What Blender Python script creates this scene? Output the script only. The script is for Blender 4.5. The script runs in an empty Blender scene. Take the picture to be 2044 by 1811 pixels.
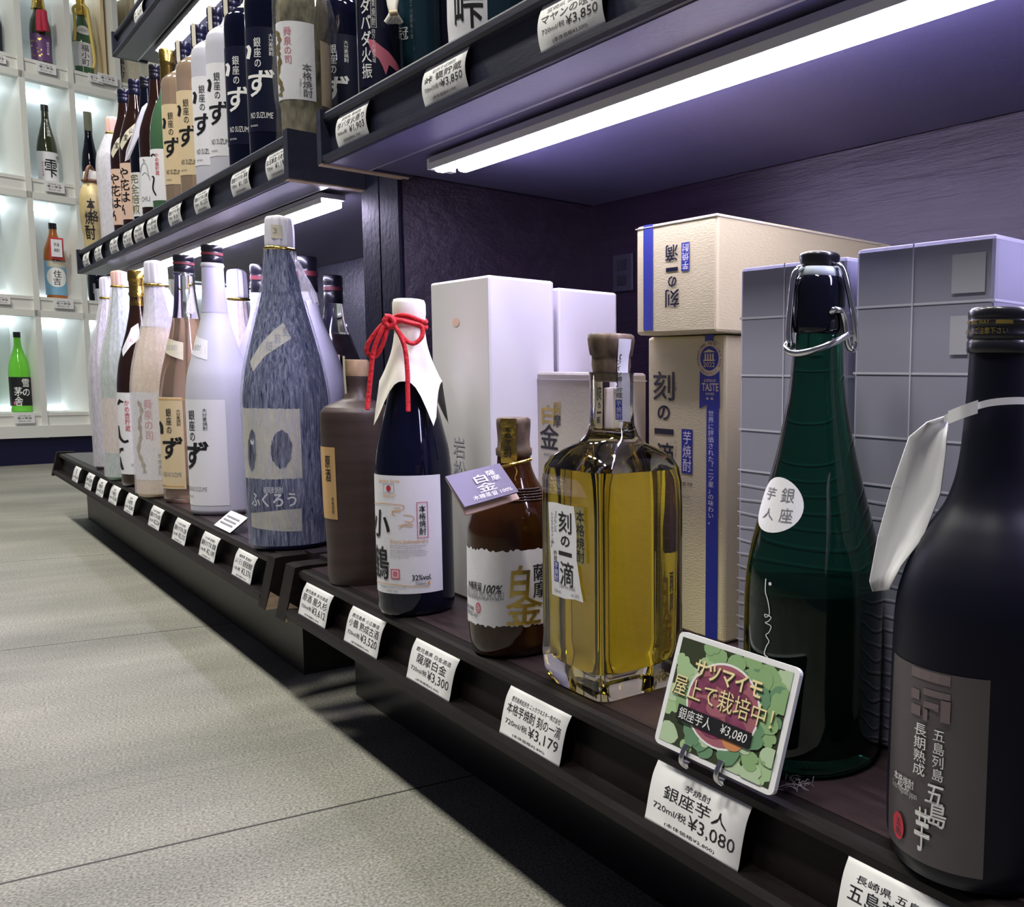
import bpy, bmesh, math, random
from mathutils import Vector, Matrix
random.seed(7)
sc = bpy.context.scene
C = sc.collection
U = 0.22                      # one layout unit in metres (camera height over the lower shelf)
FZ = -1.79                    # floor height in layout units, the lens is at the origin
# ---------------------------------------------------------------- camera
R = Matrix(((0.70540477, -0.70860467, 0.01683875), (-0.06151386, -0.08486842, -0.99449153), (0.70613041, 0.70048325, -0.1034556)))
F, CX, CY = 1825.0, 1600.0, 950.0
cam = bpy.data.objects.new('camera', bpy.data.cameras.new('camera')); C.objects.link(cam)
rot = Matrix((R[0], -Vector(R[1]), -Vector(R[2]))).transposed()
cam.matrix_world = Matrix.Translation((0, 0, -FZ*U)) @ rot.to_4x4()
cam.data.sensor_width = 36; cam.data.lens = F/2044*36
cam.data.shift_x = (1022-CX)/2044; cam.data.shift_y = (CY-905.5)/2044
cam.data.clip_start = .01
sc.camera = cam
# ---------------------------------------------------------------- world, exposure, ceiling lights
sc.view_settings.view_transform = 'Standard'; sc.view_settings.look = 'None'
sc.view_settings.exposure = 0.15; sc.view_settings.gamma = 1.0; sc.view_settings.use_curve_mapping = False
wd = bpy.data.worlds.new('store_air'); sc.world = wd; wd.use_nodes = True
wd.node_tree.nodes['Background'].inputs[0].default_value = (.55, .55, .75, 1)
wd.node_tree.nodes['Background'].inputs[1].default_value = .10
sc.cycles.max_bounces = 10; sc.cycles.transmission_bounces = 10; sc.cycles.transparent_max_bounces = 16
sc.cycles.caustics_reflective = False
def V3(p): return Vector((p[0]*U, p[1]*U, (p[2]-FZ)*U))
def lamp(name, p, size, power, col, rx=0, rz=0, spread=180):
    l = bpy.data.lights.new(name, 'AREA'); l.shape = 'RECTANGLE'; l.size, l.size_y = size; l.energy = power; l.color = col
    l.spread = math.radians(spread)
    o = bpy.data.objects.new(name, l); C.objects.link(o); o.location = V3(p); o.rotation_euler = (rx, 0, rz); return o




for _y in (.5, 5.5, 10.5, 16): lamp('ceiling_light', (-1.3, _y, 9.6), (.16, .5), 26, (1, .97, .86))
# ---------------------------------------------------------------- photo calibration: pixel -> point of the place
def ray(px, py): return R.transposed() @ Vector(((px-CX)/F, (py-CY)/F, 1))
def onz(px, py, z): d = ray(px, py); return d*(z/d.z)
def onx(px, py, x): d = ray(px, py); return d*(x/d.x)
def ony(px, py, y): d = ray(px, py); return d*(y/d.y)
def proj(p):
    q = R @ Vector(p); return CX+F*q.x/q.z, CY+F*q.y/q.z
def z_at(X, Y, py):
    k = (py-CY)/F; a = Vector(R[1])-Vector(R[2])*k
    return -(a.x*X+a.y*Y)/a.z
def az(px, py): d = ray(px, py); return math.atan2(d.x, d.y)
# ---------------------------------------------------------------- materials
MAT = {}
def nodes(name):
    m = bpy.data.materials.new(name); m.use_nodes = True; n = m.node_tree.nodes; l = m.node_tree.links
    MAT[name] = m
    return m, n, l, n['Principled BSDF']
def mat(name, col, rough=.5, metal=0, spec=.5, coat=0, trans=0, ior=1.45, alpha=1, emit=None, es=0, bump=0, bscale=60, var=0, vscale=8, vstretch=(1, 1, 1), col2=None, sss=0):
    m, n, l, b = nodes(name)
    I = b.inputs
    I['Base Color'].default_value = (*col, 1); I['Roughness'].default_value = rough; I['Metallic'].default_value = metal
    I['Specular IOR Level'].default_value = spec; I['Coat Weight'].default_value = coat; I['Transmission Weight'].default_value = trans
    I['IOR'].default_value = ior; I['Alpha'].default_value = alpha
    if emit: I['Emission Color'].default_value = (*emit, 1); I['Emission Strength'].default_value = es
    if bump or var or col2:
        tc = n.new('ShaderNodeTexCoord'); mp = n.new('ShaderNodeMapping'); l.new(tc.outputs['Object'], mp.inputs[0]); mp.inputs['Scale'].default_value = vstretch
        nz = n.new('ShaderNodeTexNoise'); l.new(mp.outputs[0], nz.inputs['Vector']); nz.inputs['Scale'].default_value = vscale; nz.inputs['Detail'].default_value = 6
        if var or col2:
            mx = n.new('ShaderNodeMix'); mx.data_type = 'RGBA'
            c2 = col2 or tuple(min(1, c*(1+var)) for c in col); c1 = col if col2 else tuple(c*(1-var) for c in col)
            mx.inputs['A'].default_value = (*c1, 1); mx.inputs['B'].default_value = (*c2, 1)
            rp = n.new('ShaderNodeValToRGB'); rp.color_ramp.elements[0].position = .3; rp.color_ramp.elements[1].position = .7
            l.new(nz.outputs['Fac'], rp.inputs[0]); l.new(rp.outputs[0], mx.inputs['Factor']); l.new(mx.outputs['Result'], I['Base Color'])
        if bump:
            nb = n.new('ShaderNodeTexNoise'); l.new(mp.outputs[0], nb.inputs['Vector']); nb.inputs['Scale'].default_value = bscale; nb.inputs['Detail'].default_value = 4
            bp = n.new('ShaderNodeBump'); bp.inputs['Strength'].default_value = bump; bp.inputs['Distance'].default_value = .002
            l.new(nb.outputs['Fac'], bp.inputs['Height']); l.new(bp.outputs[0], I['Normal'])
    return m
def fibre_mat(name, tint, lo, hi, scale=26, stretch=(1, 1, .22)):
    """thin mulberry paper: white fibres that let part of the bottle show through"""
    m, n, l, b = nodes(name)
    b.inputs['Base Color'].default_value = (*tint, 1); b.inputs['Roughness'].default_value = .75; b.inputs['Specular IOR Level'].default_value = .25
    tc = n.new('ShaderNodeTexCoord'); mp = n.new('ShaderNodeMapping'); mp.inputs['Scale'].default_value = stretch; mp.inputs['Rotation'].default_value = (.25, .2, 0)
    nz = n.new('ShaderNodeTexNoise'); nz.inputs['Scale'].default_value = scale; nz.inputs['Detail'].default_value = 9; nz.inputs['Roughness'].default_value = .75; nz.inputs['Distortion'].default_value = .5
    rp = n.new('ShaderNodeMapRange'); rp.inputs['From Min'].default_value = .38; rp.inputs['From Max'].default_value = .64; rp.inputs['To Min'].default_value = lo; rp.inputs['To Max'].default_value = hi
    l.new(tc.outputs['Object'], mp.inputs[0]); l.new(mp.outputs[0], nz.inputs['Vector']); l.new(nz.outputs['Fac'], rp.inputs['Value']); l.new(rp.outputs[0], b.inputs['Alpha'])
    return m
def wood_mat(name, c1, c2, rough, stretch, scale=14, bump=.35, coat=0, spec=.3):
    m, n, l, b = nodes(name); b.inputs['Specular IOR Level'].default_value = spec
    tc = n.new('ShaderNodeTexCoord'); mp = n.new('ShaderNodeMapping'); mp.inputs['Scale'].default_value = stretch
    nz = n.new('ShaderNodeTexNoise'); nz.inputs['Scale'].default_value = scale; nz.inputs['Detail'].default_value = 8; nz.inputs['Roughness'].default_value = .65
    rp = n.new('ShaderNodeValToRGB'); rp.color_ramp.elements[0].position = .35; rp.color_ramp.elements[1].position = .68
    rp.color_ramp.elements[0].color = (*c1, 1); rp.color_ramp.elements[1].color = (*c2, 1)
    bp = n.new('ShaderNodeBump'); bp.inputs['Strength'].default_value = bump; bp.inputs['Distance'].default_value = .002
    l.new(tc.outputs['Object'], mp.inputs[0]); l.new(mp.outputs[0], nz.inputs['Vector']); l.new(nz.outputs['Fac'], rp.inputs[0]); l.new(rp.outputs[0], b.inputs['Base Color'])
    l.new(nz.outputs['Fac'], bp.inputs['Height']); l.new(bp.outputs[0], b.inputs['Normal']); l.new(bp.outputs[0], b.inputs['Coat Normal']); b.inputs['Coat Roughness'].default_value = .28; b.inputs['Coat Tint'].default_value = (.8, .76, 1, 1)
    b.inputs['Roughness'].default_value = rough; b.inputs['Coat Weight'].default_value = coat
    return m
def floor_mat():
    m, n, l, b = nodes('grey_stone_tile')
    tc = n.new('ShaderNodeTexCoord'); mp = n.new('ShaderNodeMapping'); mp.inputs['Rotation'].default_value = (0, 0, .17)
    l.new(tc.outputs['Object'], mp.inputs[0])
    def noise(s, d, st=(1, 1, 1)):
        q = n.new('ShaderNodeMapping'); q.inputs['Scale'].default_value = st; l.new(mp.outputs[0], q.inputs[0])
        z = n.new('ShaderNodeTexNoise'); z.inputs['Scale'].default_value = s; z.inputs['Detail'].default_value = d; l.new(q.outputs[0], z.inputs['Vector']); return z
    n1 = noise(3.2, 5, (.7, 1.6, 1)); n2 = noise(430, 4); n3 = noise(14, 6, (.5, 2, 1))
    r1 = n.new('ShaderNodeValToRGB'); r1.color_ramp.elements[0].color = (.18, .18, .155, 1); r1.color_ramp.elements[1].color = (.32, .31, .27, 1)
    r1.color_ramp.elements[0].position = .33; r1.color_ramp.elements[1].position = .68
    ad = n.new('ShaderNodeMath'); ad.operation = 'MULTIPLY_ADD'; ad.inputs[1].default_value = .2; l.new(n3.outputs['Fac'], ad.inputs[0]); 
    sb = n.new('ShaderNodeMath'); sb.operation = 'MULTIPLY'; sb.inputs[1].default_value = .8; l.new(n1.outputs['Fac'], sb.inputs[0]); l.new(sb.outputs[0], ad.inputs[2])
    l.new(ad.outputs[0], r1.inputs[0])
    sp = n.new('ShaderNodeMapRange'); sp.inputs['From Min'].default_value = .3; sp.inputs['From Max'].default_value = .7; sp.inputs['To Min'].default_value = .42; sp.inputs['To Max'].default_value = 1.6
    l.new(n2.outputs['Fac'], sp.inputs['Value'])
    mu = n.new('ShaderNodeMix'); mu.data_type = 'RGBA'; mu.blend_type = 'MULTIPLY'; mu.inputs['Factor'].default_value = 1
    l.new(r1.outputs[0], mu.inputs['A']); l.new(sp.outputs[0], mu.inputs['B'])
    # joints between the slabs, every 3.48 units along the aisle
    sx = n.new('ShaderNodeSeparateXYZ'); l.new(mp.outputs[0], sx.inputs[0])
    def joint(off, w, per):
        a = n.new('ShaderNodeMath'); a.operation = 'ADD'; a.inputs[1].default_value = off; l.new(sx.outputs['Y'], a.inputs[0])
        k = n.new('ShaderNodeMath'); k.operation = 'PINGPONG'; k.inputs[1].default_value = per/2; l.new(a.outputs[0], k.inputs[0])
        c = n.new('ShaderNodeMath'); c.operation = 'LESS_THAN'; c.inputs[1].default_value = w; l.new(k.outputs[0], c.inputs[0]); return c
    j = joint(-.893, .0016, 3.48*U)
    j2 = joint(-.893-.154, .0005, 3.48*U)
    jm = n.new('ShaderNodeMath'); jm.operation = 'MULTIPLY_ADD'; jm.inputs[1].default_value = .6; jm.use_clamp = True; l.new(j2.outputs[0], jm.inputs[0]); l.new(j.outputs[0], jm.inputs[2]); j = jm
    mj = n.new('ShaderNodeMix'); mj.data_type = 'RGBA'; mj.inputs['B'].default_value = (.03, .029, .027, 1)
    l.new(j.outputs[0], mj.inputs['Factor']); l.new(mu.outputs['Result'], mj.inputs['A']); l.new(mj.outputs['Result'], b.inputs['Base Color'])
    bp = n.new('ShaderNodeBump'); bp.inputs['Strength'].default_value = .35; bp.inputs['Distance'].default_value = .001; l.new(n2.outputs['Fac'], bp.inputs['Height']); l.new(bp.outputs[0], b.inputs['Normal'])
    b.inputs['Roughness'].default_value = .62
    return m
floor_mat()
wood_mat('shelf_laminate', (.016, .012, .016), (.034, .024, .030), .42, (3, .5, 3), 30, .25)
wood_mat('shelf_top_wood', (.020, .014, .016), (.050, .032, .036), .36, (5, .5, 5), 30, .15)
wood_mat('back_wood', (.010, .005, .013), (.024, .012, .026), .36, (9, 1.0, 13), 7, .8, .55)
wood_mat('rail_black', (.006, .0042, .0045), (.013, .009, .0095), .5, (2, .4, 2), 40, .2, 0, .18)
wood_mat('upper_laminate', (.018, .019, .040), (.026, .027, .052), .45, (3, .5, 3), 30, .2)
mat('underside', (.11, .10, .20), .42, bump=.1, bscale=200)
mat('steel_underside', (.07, .068, .09), .34, metal=.2, var=.1, vscale=10, vstretch=(1, .1, 1))
mat('kick', (.020, .020, .015), .42, var=.15, vscale=30)
mat('partition', (.009, .010, .026), .55, spec=.15, bump=.3, bscale=140)
mat('bay_back', (.007, .007, .026), .34, spec=.35, bump=.45, bscale=120)
mat('raw_wood', (.45, .33, .22), .7, var=.25, vscale=40, vstretch=(1, .1, 6))
mat('white_paint', (.78, .79, .76), .5)
mat('cell_back', (.80, .84, .86), .6)
mat('navy_plinth', (.010, .010, .045), .35)
mat('led_on', (1, 1, 1), .5, emit=(.77, .71, 1.0), es=44)
mat('cell_led', (1, 1, 1), .5, emit=(.86, .96, 1.0), es=9)
mat('lamp_house', (.55, .55, .60), .35, metal=.6)
mat('grey_board', (.33, .33, .36), .5)
mat('paper', (.86, .86, .88), .6, bump=.05, bscale=150)
mat('tag_fold', (.60, .60, .70), .6)
mat('ink', (.008, .008, .012), .5)
mat('grey_ink', (.25, .25, .27), .5)
mat('white_ink', (.85, .85, .86), .5)
mat('silver_ink', (.62, .62, .66), .3, metal=.8)
mat('gold_ink', (.55, .40, .10), .32, metal=.85, var=.3, vscale=40)
mat('red_ink', (.55, .03, .06), .5)
mat('pink_ink', (.62, .16, .24), .5)
mat('blue_ink', (.018, .03, .27), .5)
mat('orange_ink', (.68, .36, .10), .5)
mat('cream_paper', (.62, .58, .46), .65, var=.08, vscale=60)
mat('beige_label', (.70, .56, .36), .6)
mat('white_label', (.80, .80, .86), .6, bump=.08, bscale=200)
mat('pink_label', (.74, .52, .42), .6)
mat('navy', (.005, .007, .026), .35)
mat('navy_glass', (.003, .004, .016), .06, spec=.45)
mat('black_glass', (.004, .005, .012), .06, spec=.45)
mat('green_black_glass', (.010, .085, .052), .04, spec=.35, trans=.95, ior=1.40)
mat('matte_black_glass', (.005, .005, .013), .40, spec=.22)
mat('brown_glass', (.020, .007, .004), .07, coat=.5, spec=.7)
mat('amber_glass', (.036, .011, .002), .07, spec=.5, var=.6, vscale=6)
mat('green_glass', (.06, .14, .07), .08, coat=.5)
mat('olive_glass', (.030, .040, .016), .08, coat=.5)
mat('lime_glass', (.16, .62, .05), .08, coat=.4)
mat('frosted_glass', (.58, .58, .68), .42, var=.03, vscale=3)
mat('frosted_neck', (.50, .48, .66), .4)
mat('clear_glass', (.97, .97, .99), .02, trans=1, ior=1.45)
mat('straw_liquid', (.90, .70, .50), .1, trans=.75, ior=1.33, col2=(.86, .62, .42))
mat('gold_liquid', (.78, .60, .04), .0, trans=1, ior=1.34)
mat('gold_bottle_glass', (.98, .98, .90), .015, trans=1, ior=1.46)
mat('dark_liquid', (.03, .018, .02), .12, coat=.4)
mat('cap_black', (.008, .008, .014), .3, coat=.3)
mat('cap_navy', (.006, .007, .026), .3, coat=.3)
mat('cap_red_print', (.13, .022, .03), .45)
mat('gold_foil', (.62, .43, .10), .25, metal=1, bump=.7, bscale=90)
mat('pink_foil', (.85, .68, .50), .3, metal=.6, bump=.8, bscale=160)
mat('wrap_white', (.74, .73, .84), .7, bump=.5, bscale=40, vstretch=(1, 1, .12))
mat('wrap_pink', (.86, .56, .48), .7, bump=.5, bscale=40, vstretch=(1, 1, .12))
fibre_mat('wrap_film', (.80, .79, .88), .38, .66, 320)
fibre_mat('wrap_film_thin', (.80, .77, .82), .28, .50, 320)
fibre_mat('wrap_film_blue', (.50, .54, .74), .02, .54, 430, (1, 1, .07))
mat('content_purple', (.30, .25, .30), .5, var=.1, vscale=8)
mat('content_green', (.26, .42, .30), .5)
mat('content_tan', (.74, .58, .42), .5)
mat('content_navy', (.008, .016, .075), .45)
mat('ceramic', (.050, .031, .028), .45, var=.35, vscale=60, vstretch=(.06, .06, 1), bump=.5, bscale=60)
mat('cork', (.30, .20, .12), .75, var=.45, vscale=60, vstretch=(1, 1, .5))
mat('dark_cork', (.045, .028, .020), .6, vscale=140, vstretch=(1, 1, .5), col2=(.20, .14, .09), coat=.08)
mat('wood_label', (.60, .38, .17), .6, var=.2, vscale=40, vstretch=(2, 2, .08))
mat('washi', (.82, .80, .74), .75, bump=.5, bscale=80, vstretch=(1, 1, .3))
mat('red_cord', (.55, .012, .022), .65, bump=.9, bscale=260)
mat('yellow_cord', (.72, .55, .16), .6)
mat('box_white', (.74, .73, .76), .45, var=.05, vscale=6)
mat('box_pearl', (.72, .70, .76), .4)
mat('box_cream', (.62, .57, .50), .5, bump=.12, bscale=260)
mat('box_beige', (.65, .58, .34), .5, bump=.18, bscale=240, vstretch=(1, 1, 4))
mat('box_grey', (.34, .34, .46), .42)
mat('box_grey_light', (.50, .50, .60), .4)
mat('box_line', (.62, .62, .76), .4)
mat('seal_gold', (.72, .58, .38), .45)
mat('chrome', (.78, .78, .82), .14, metal=1)
mat('gasket', (.55, .63, .74), .45)
mat('black_label', (.12, .105, .115), .36, metal=.5, var=.12, vscale=12)
mat('rose_grey', (.19, .15, .16), .4, metal=.3)
mat('tag_purple', (.16, .14, .22), .6)
mat('tag_white', (.82, .82, .86), .55)
mat('acrylic', (.95, .95, 1), .03, trans=1, ior=1.2)
mat('leaf_dark', (.035, .045, .022), .5)
mat('leaf_a', (.26, .42, .20), .45); mat('leaf_b', (.38, .54, .30), .45); mat('leaf_c', (.14, .28, .16), .45); mat('leaf_d', (.46, .60, .40), .45)
mat('potato', (.20, .045, .10), .5, var=.35, vscale=120); mat('potato_light', (.36, .12, .16), .5); mat('potato_orange', (.60, .25, .10), .5)
mat('cream_text', (.86, .72, .40), .5)
mat('olive_paper', (.30, .27, .12), .45, metal=.3)
mat('cellophane', (.35, .35, .35), .03, alpha=.14, spec=1)
mat('gold_black', (.025, .022, .016), .16, metal=.6, col2=(.70, .62, .38), vscale=60, vstretch=(1, 1, .45), bump=1.0, bscale=70)
mat('jar_gold', (.58, .47, .24), .4, metal=.15, var=.3, vscale=12)
mat('teal_glass', (.012, .035, .055), .08, coat=.5)
mat('purple_label', (.14, .06, .20), .5)
mat('sky_label', (.20, .42, .62), .5)
mat('tassel_red', (.48, .03, .07), .7)
mat('pale_wood', (.66, .52, .32), .55, var=.12, vscale=30, vstretch=(3, 3, .2))
mat('cap_olive', (.30, .30, .22), .45)
mat('orange_glass', (.40, .12, .015), .08, coat=.4)
mat('brown_box', (.22, .11, .07), .55)
mat('outlet_plate', (.030, .028, .05), .4)
mat('dust', (.35, .33, .34), .9)
# ---------------------------------------------------------------- mesh building
class MB:
    """collects faces with materials and links them as ONE mesh object; all coordinates in layout units"""
    def __init__(s): s.v = []; s.f = []; s.m = []; s.mats = []; s.smooth = []
    def mi(s, name):
        if name not in s.mats: s.mats.append(name)
        return s.mats.index(name)
    def add(s, verts, faces, m, smooth=False):
        b = len(s.v); s.v += [tuple(p) for p in verts]; k = s.mi(m)
        for f in faces: s.f.append(tuple(b+i for i in f)); s.m.append(k); s.smooth.append(smooth)
        return s
    def box(s, lo, hi, m, bev=0, skew=None):
        bm = bmesh.new(); bmesh.ops.create_cube(bm, size=1)
        for v in bm.verts:
            v.co = Vector([lo[i]+(v.co[i]+.5)*(hi[i]-lo[i]) for i in range(3)])
        if bev: bmesh.ops.bevel(bm, geom=bm.edges[:], offset=bev, segments=2, profile=.5, affect='EDGES')
        return s.bm(bm, m)
    def bm(s, bm, m, smooth=False):
        bm.verts.index_update(); s.add([v.co[:] for v in bm.verts], [[v.index for v in f.verts] for f in bm.faces], m, smooth); bm.free(); return s
    def prism(s, poly, axis, a, b, m):
        """extrude a 2D polygon along an axis: axis 1 -> polygon in (x, z)"""
        n = len(poly)
        def P(q, t): return {0: (t, q[0], q[1]), 1: (q[0], t, q[1]), 2: (q[0], q[1], t)}[axis]
        v = [P(q, a) for q in poly]+[P(q, b) for q in poly]
        f = [(i, (i+1) % n, n+(i+1) % n, n+i) for i in range(n)]+[tuple(range(n))[::-1], tuple(range(n, 2*n))]
        return s.add(v, f, m)
    def lathe(s, X, Y, prof, m, seg=40, mod=None, caps=True, smooth=True):
        v = []; f = []
        for k, (z, r) in enumerate(prof):
            for i in range(seg):
                a = 2*math.pi*i/seg; q = r*(mod(a, z) if mod else 1)
                v.append((X+q*math.cos(a), Y+q*math.sin(a), z))
        for k in range(len(prof)-1):
            for i in range(seg):
                j = (i+1) % seg; f.append((k*seg+i, k*seg+j, (k+1)*seg+j, (k+1)*seg+i))
        if prof[0][0] > prof[-1][0]: f = [q[::-1] for q in f]
        s.add(v, f, m, smooth)
        if caps:
            n = len(prof)-1; lo, hi = (0, n) if prof[0][0] < prof[-1][0] else (n, 0)
            s.add([v[lo*seg+i] for i in range(seg)], [tuple(range(seg))[::-1]], m)
            s.add([v[hi*seg+i] for i in range(seg)], [tuple(range(seg))], m)
        return s
    def tube(s, pts, r, m, seg=8, closed=False, twist=0):
        pts = [Vector(p) for p in pts]; n = len(pts); v = []; f = []
        prev = None
        for i, p in enumerate(pts):
            t = (pts[(i+1) % n]-pts[i-1]) if closed else (pts[min(i+1, n-1)]-pts[max(i-1, 0)])
            t.normalize()
            if prev is None: u = t.orthogonal().normalized()
            else: u = (prev-t*prev.dot(t)).normalized()
            prev = u; w = t.cross(u)
            for k in range(seg):
                a = 2*math.pi*k/seg+twist*i; v.append(p+(u*math.cos(a)+w*math.sin(a))*r)
        for i in range(n if closed else n-1):
            for k in range(seg):
                j = (i+1) % n; f.append((i*seg+k, i*seg+(k+1) % seg, j*seg+(k+1) % seg, j*seg+k))
        s.add(v, f, m, True)
        if not closed: s.add(v[:seg], [tuple(range(seg))[::-1]], m); s.add(v[-seg:], [tuple(range(seg))], m)
        return s
    def build(s, name, parent=None, label=None, base=None):
        me = bpy.data.meshes.new(name)
        o = bpy.data.objects.new(name, me); C.objects.link(o)
        if parent is not None:
            b = BASE[parent.name]; o.parent = parent
        elif base is not None: b = Vector(base); o.location = V3(b)
        else:
            n = len(s.v); b = Vector((sum(p[0] for p in s.v)/n, sum(p[1] for p in s.v)/n, min(p[2] for p in s.v))); o.location = V3(b)
        BASE[o.name] = b
        me.from_pydata([((p[0]-b[0])*U, (p[1]-b[1])*U, (p[2]-b[2])*U) for p in s.v], [], s.f)
        for q in s.mats: me.materials.append(MAT[q])
        me.polygons.foreach_set('material_index', s.m); me.polygons.foreach_set('use_smooth', s.smooth); me.update()
        if label: o['label'] = label
        return o
BASE = {}
def thing(name, label, cat, base, group=None):
    o = bpy.data.objects.new(name, None); C.objects.link(o); o.empty_display_size = .02
    BASE[o.name] = Vector(base); o.location = V3(base); o['label'] = label; o['category'] = cat
    if group: o['group'] = group
    return o
def tag(o, label, cat, group=None):
    o['label'] = label; o['category'] = cat
    if group: o['group'] = group
    return o
def struct(o): o['kind'] = 'structure'; return o
def pchip(pts, n=6):
    """smooth monotone profile through (z, r) points"""
    zs = [p[0] for p in pts]; rs = [p[1] for p in pts]; N = len(pts)
    h = [zs[i+1]-zs[i] for i in range(N-1)]; d = [(rs[i+1]-rs[i])/h[i] for i in range(N-1)]
    m = [d[0]]+[0 if d[i-1]*d[i] <= 0 else 2*d[i-1]*d[i]/(d[i-1]+d[i]) for i in range(1, N-1)]+[d[-1]]
    out = []
    for i in range(N-1):
        for k in range(n):
            t = k/n; t2 = t*t; t3 = t2*t
            out.append((zs[i]+t*h[i], (2*t3-3*t2+1)*rs[i]+(t3-2*t2+t)*h[i]*m[i]+(-2*t3+3*t2)*rs[i+1]+(t3-t2)*h[i]*m[i+1]))
    out.append((zs[-1], rs[-1])); return out
# ---------------------------------------------------------------- lettering
GL = {}
def plain(body): return all(c < '\u3100' or c in '白山一人小本' for c in body)
def overprint(body, bold):
    """dense characters are thickened by overprinting, so their outlines stay open"""
    w = bold*.3
    if w == 0 or plain(body): return ((0, 0),)
    return ((-w, 0), (w, 0), (0, -w), (0, w)) if w > .005 else ((-w, 0), (w, 0))
def glyph(body, bold=0.0, shear=0.0, res=2):
    bold = bold*.5 if plain(body) else 0
    k = (body, bold, shear, res)
    if k not in GL:
        cu = bpy.data.curves.new('lettering', 'FONT'); cu.body = body; cu.resolution_u = res; cu.offset = bold; cu.shear = shear
        o = bpy.data.objects.new('lettering', cu); C.objects.link(o)
        dg = bpy.context.evaluated_depsgraph_get(); me = bpy.data.meshes.new_from_object(o.evaluated_get(dg))
        GL[k] = ([(v.co.x, v.co.y) for v in me.vertices], [tuple(p.vertices) for p in me.polygons])
        bpy.data.objects.remove(o); bpy.data.curves.remove(cu); bpy.data.meshes.remove(me)
    return GL[k]
def fine(verts, faces, lim):
    """split long edges so large letters follow a curved surface"""
    bm = bmesh.new(); vs = [bm.verts.new((x, y, 0)) for x, y in verts]
    for f in faces:
        try: bm.faces.new([vs[i] for i in f])
        except ValueError: pass
    bmesh.ops.triangulate(bm, faces=bm.faces[:])
    for _ in range(4):
        e = [e for e in bm.edges if abs(e.verts[0].co.x-e.verts[1].co.x) > lim]
        if not e: break
        bmesh.ops.subdivide_edges(bm, edges=e, cuts=1); bmesh.ops.triangulate(bm, faces=[f for f in bm.faces if len(f.verts) > 3])
    bm.verts.index_update(); r = ([v.co.xy[:] for v in bm.verts], [[v.index for v in f.verts] for f in bm.faces]); bm.free(); return r
class Cyl:
    """surface of a turned body: u = angle from the side that faces the aisle, v = height"""
    lim = .12
    def __init__(s, X, Y, prof): s.X, s.Y = X, Y; s.p = sorted(prof); s.a0 = math.atan2(-Y, -X); s.D = math.hypot(X, Y)
    def r(s, z):
        p = s.p
        if z <= p[0][0]: return p[0][1]
        for a, b in zip(p, p[1:]):
            if z <= b[0]: return a[1]+(b[1]-a[1])*((z-a[0])/max(1e-9, b[0]-a[0]))
        return p[-1][1]
    def pt(s, u, v, off):
        r = s.r(v)+off; a = s.a0+u; return (s.X+r*math.cos(a), s.Y+r*math.sin(a), v)
    def inv(s, px, py):
        z = z_at(s.X, s.Y, py); axp = proj((s.X, s.Y, z))[0]
        for _ in range(4):
            r = s.r(z); b = az(px, py)-az(axp, py); q = max(-.999, min(.999, s.D*math.sin(b)/r)); ph = math.asin(q)-b
            a = s.a0+ph; x, y = s.X+r*math.cos(a), s.Y+r*math.sin(a); z = z_at(x, y, py)
        return ph, z
class Pl:
    lim = 9
    def __init__(s, o, u, v):
        s.o = Vector(o); s.u = Vector(u).normalized(); s.v = Vector(v).normalized(); s.n = s.u.cross(s.v)
    def pt(s, u, v, off): return tuple(s.o+s.u*u+s.v*v+s.n*off)
    def inv(s, px, py):
        d = ray(px, py); p = d*(s.o.dot(s.n)/d.dot(s.n))-s.o; return p.dot(s.u), p.dot(s.v)
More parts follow.
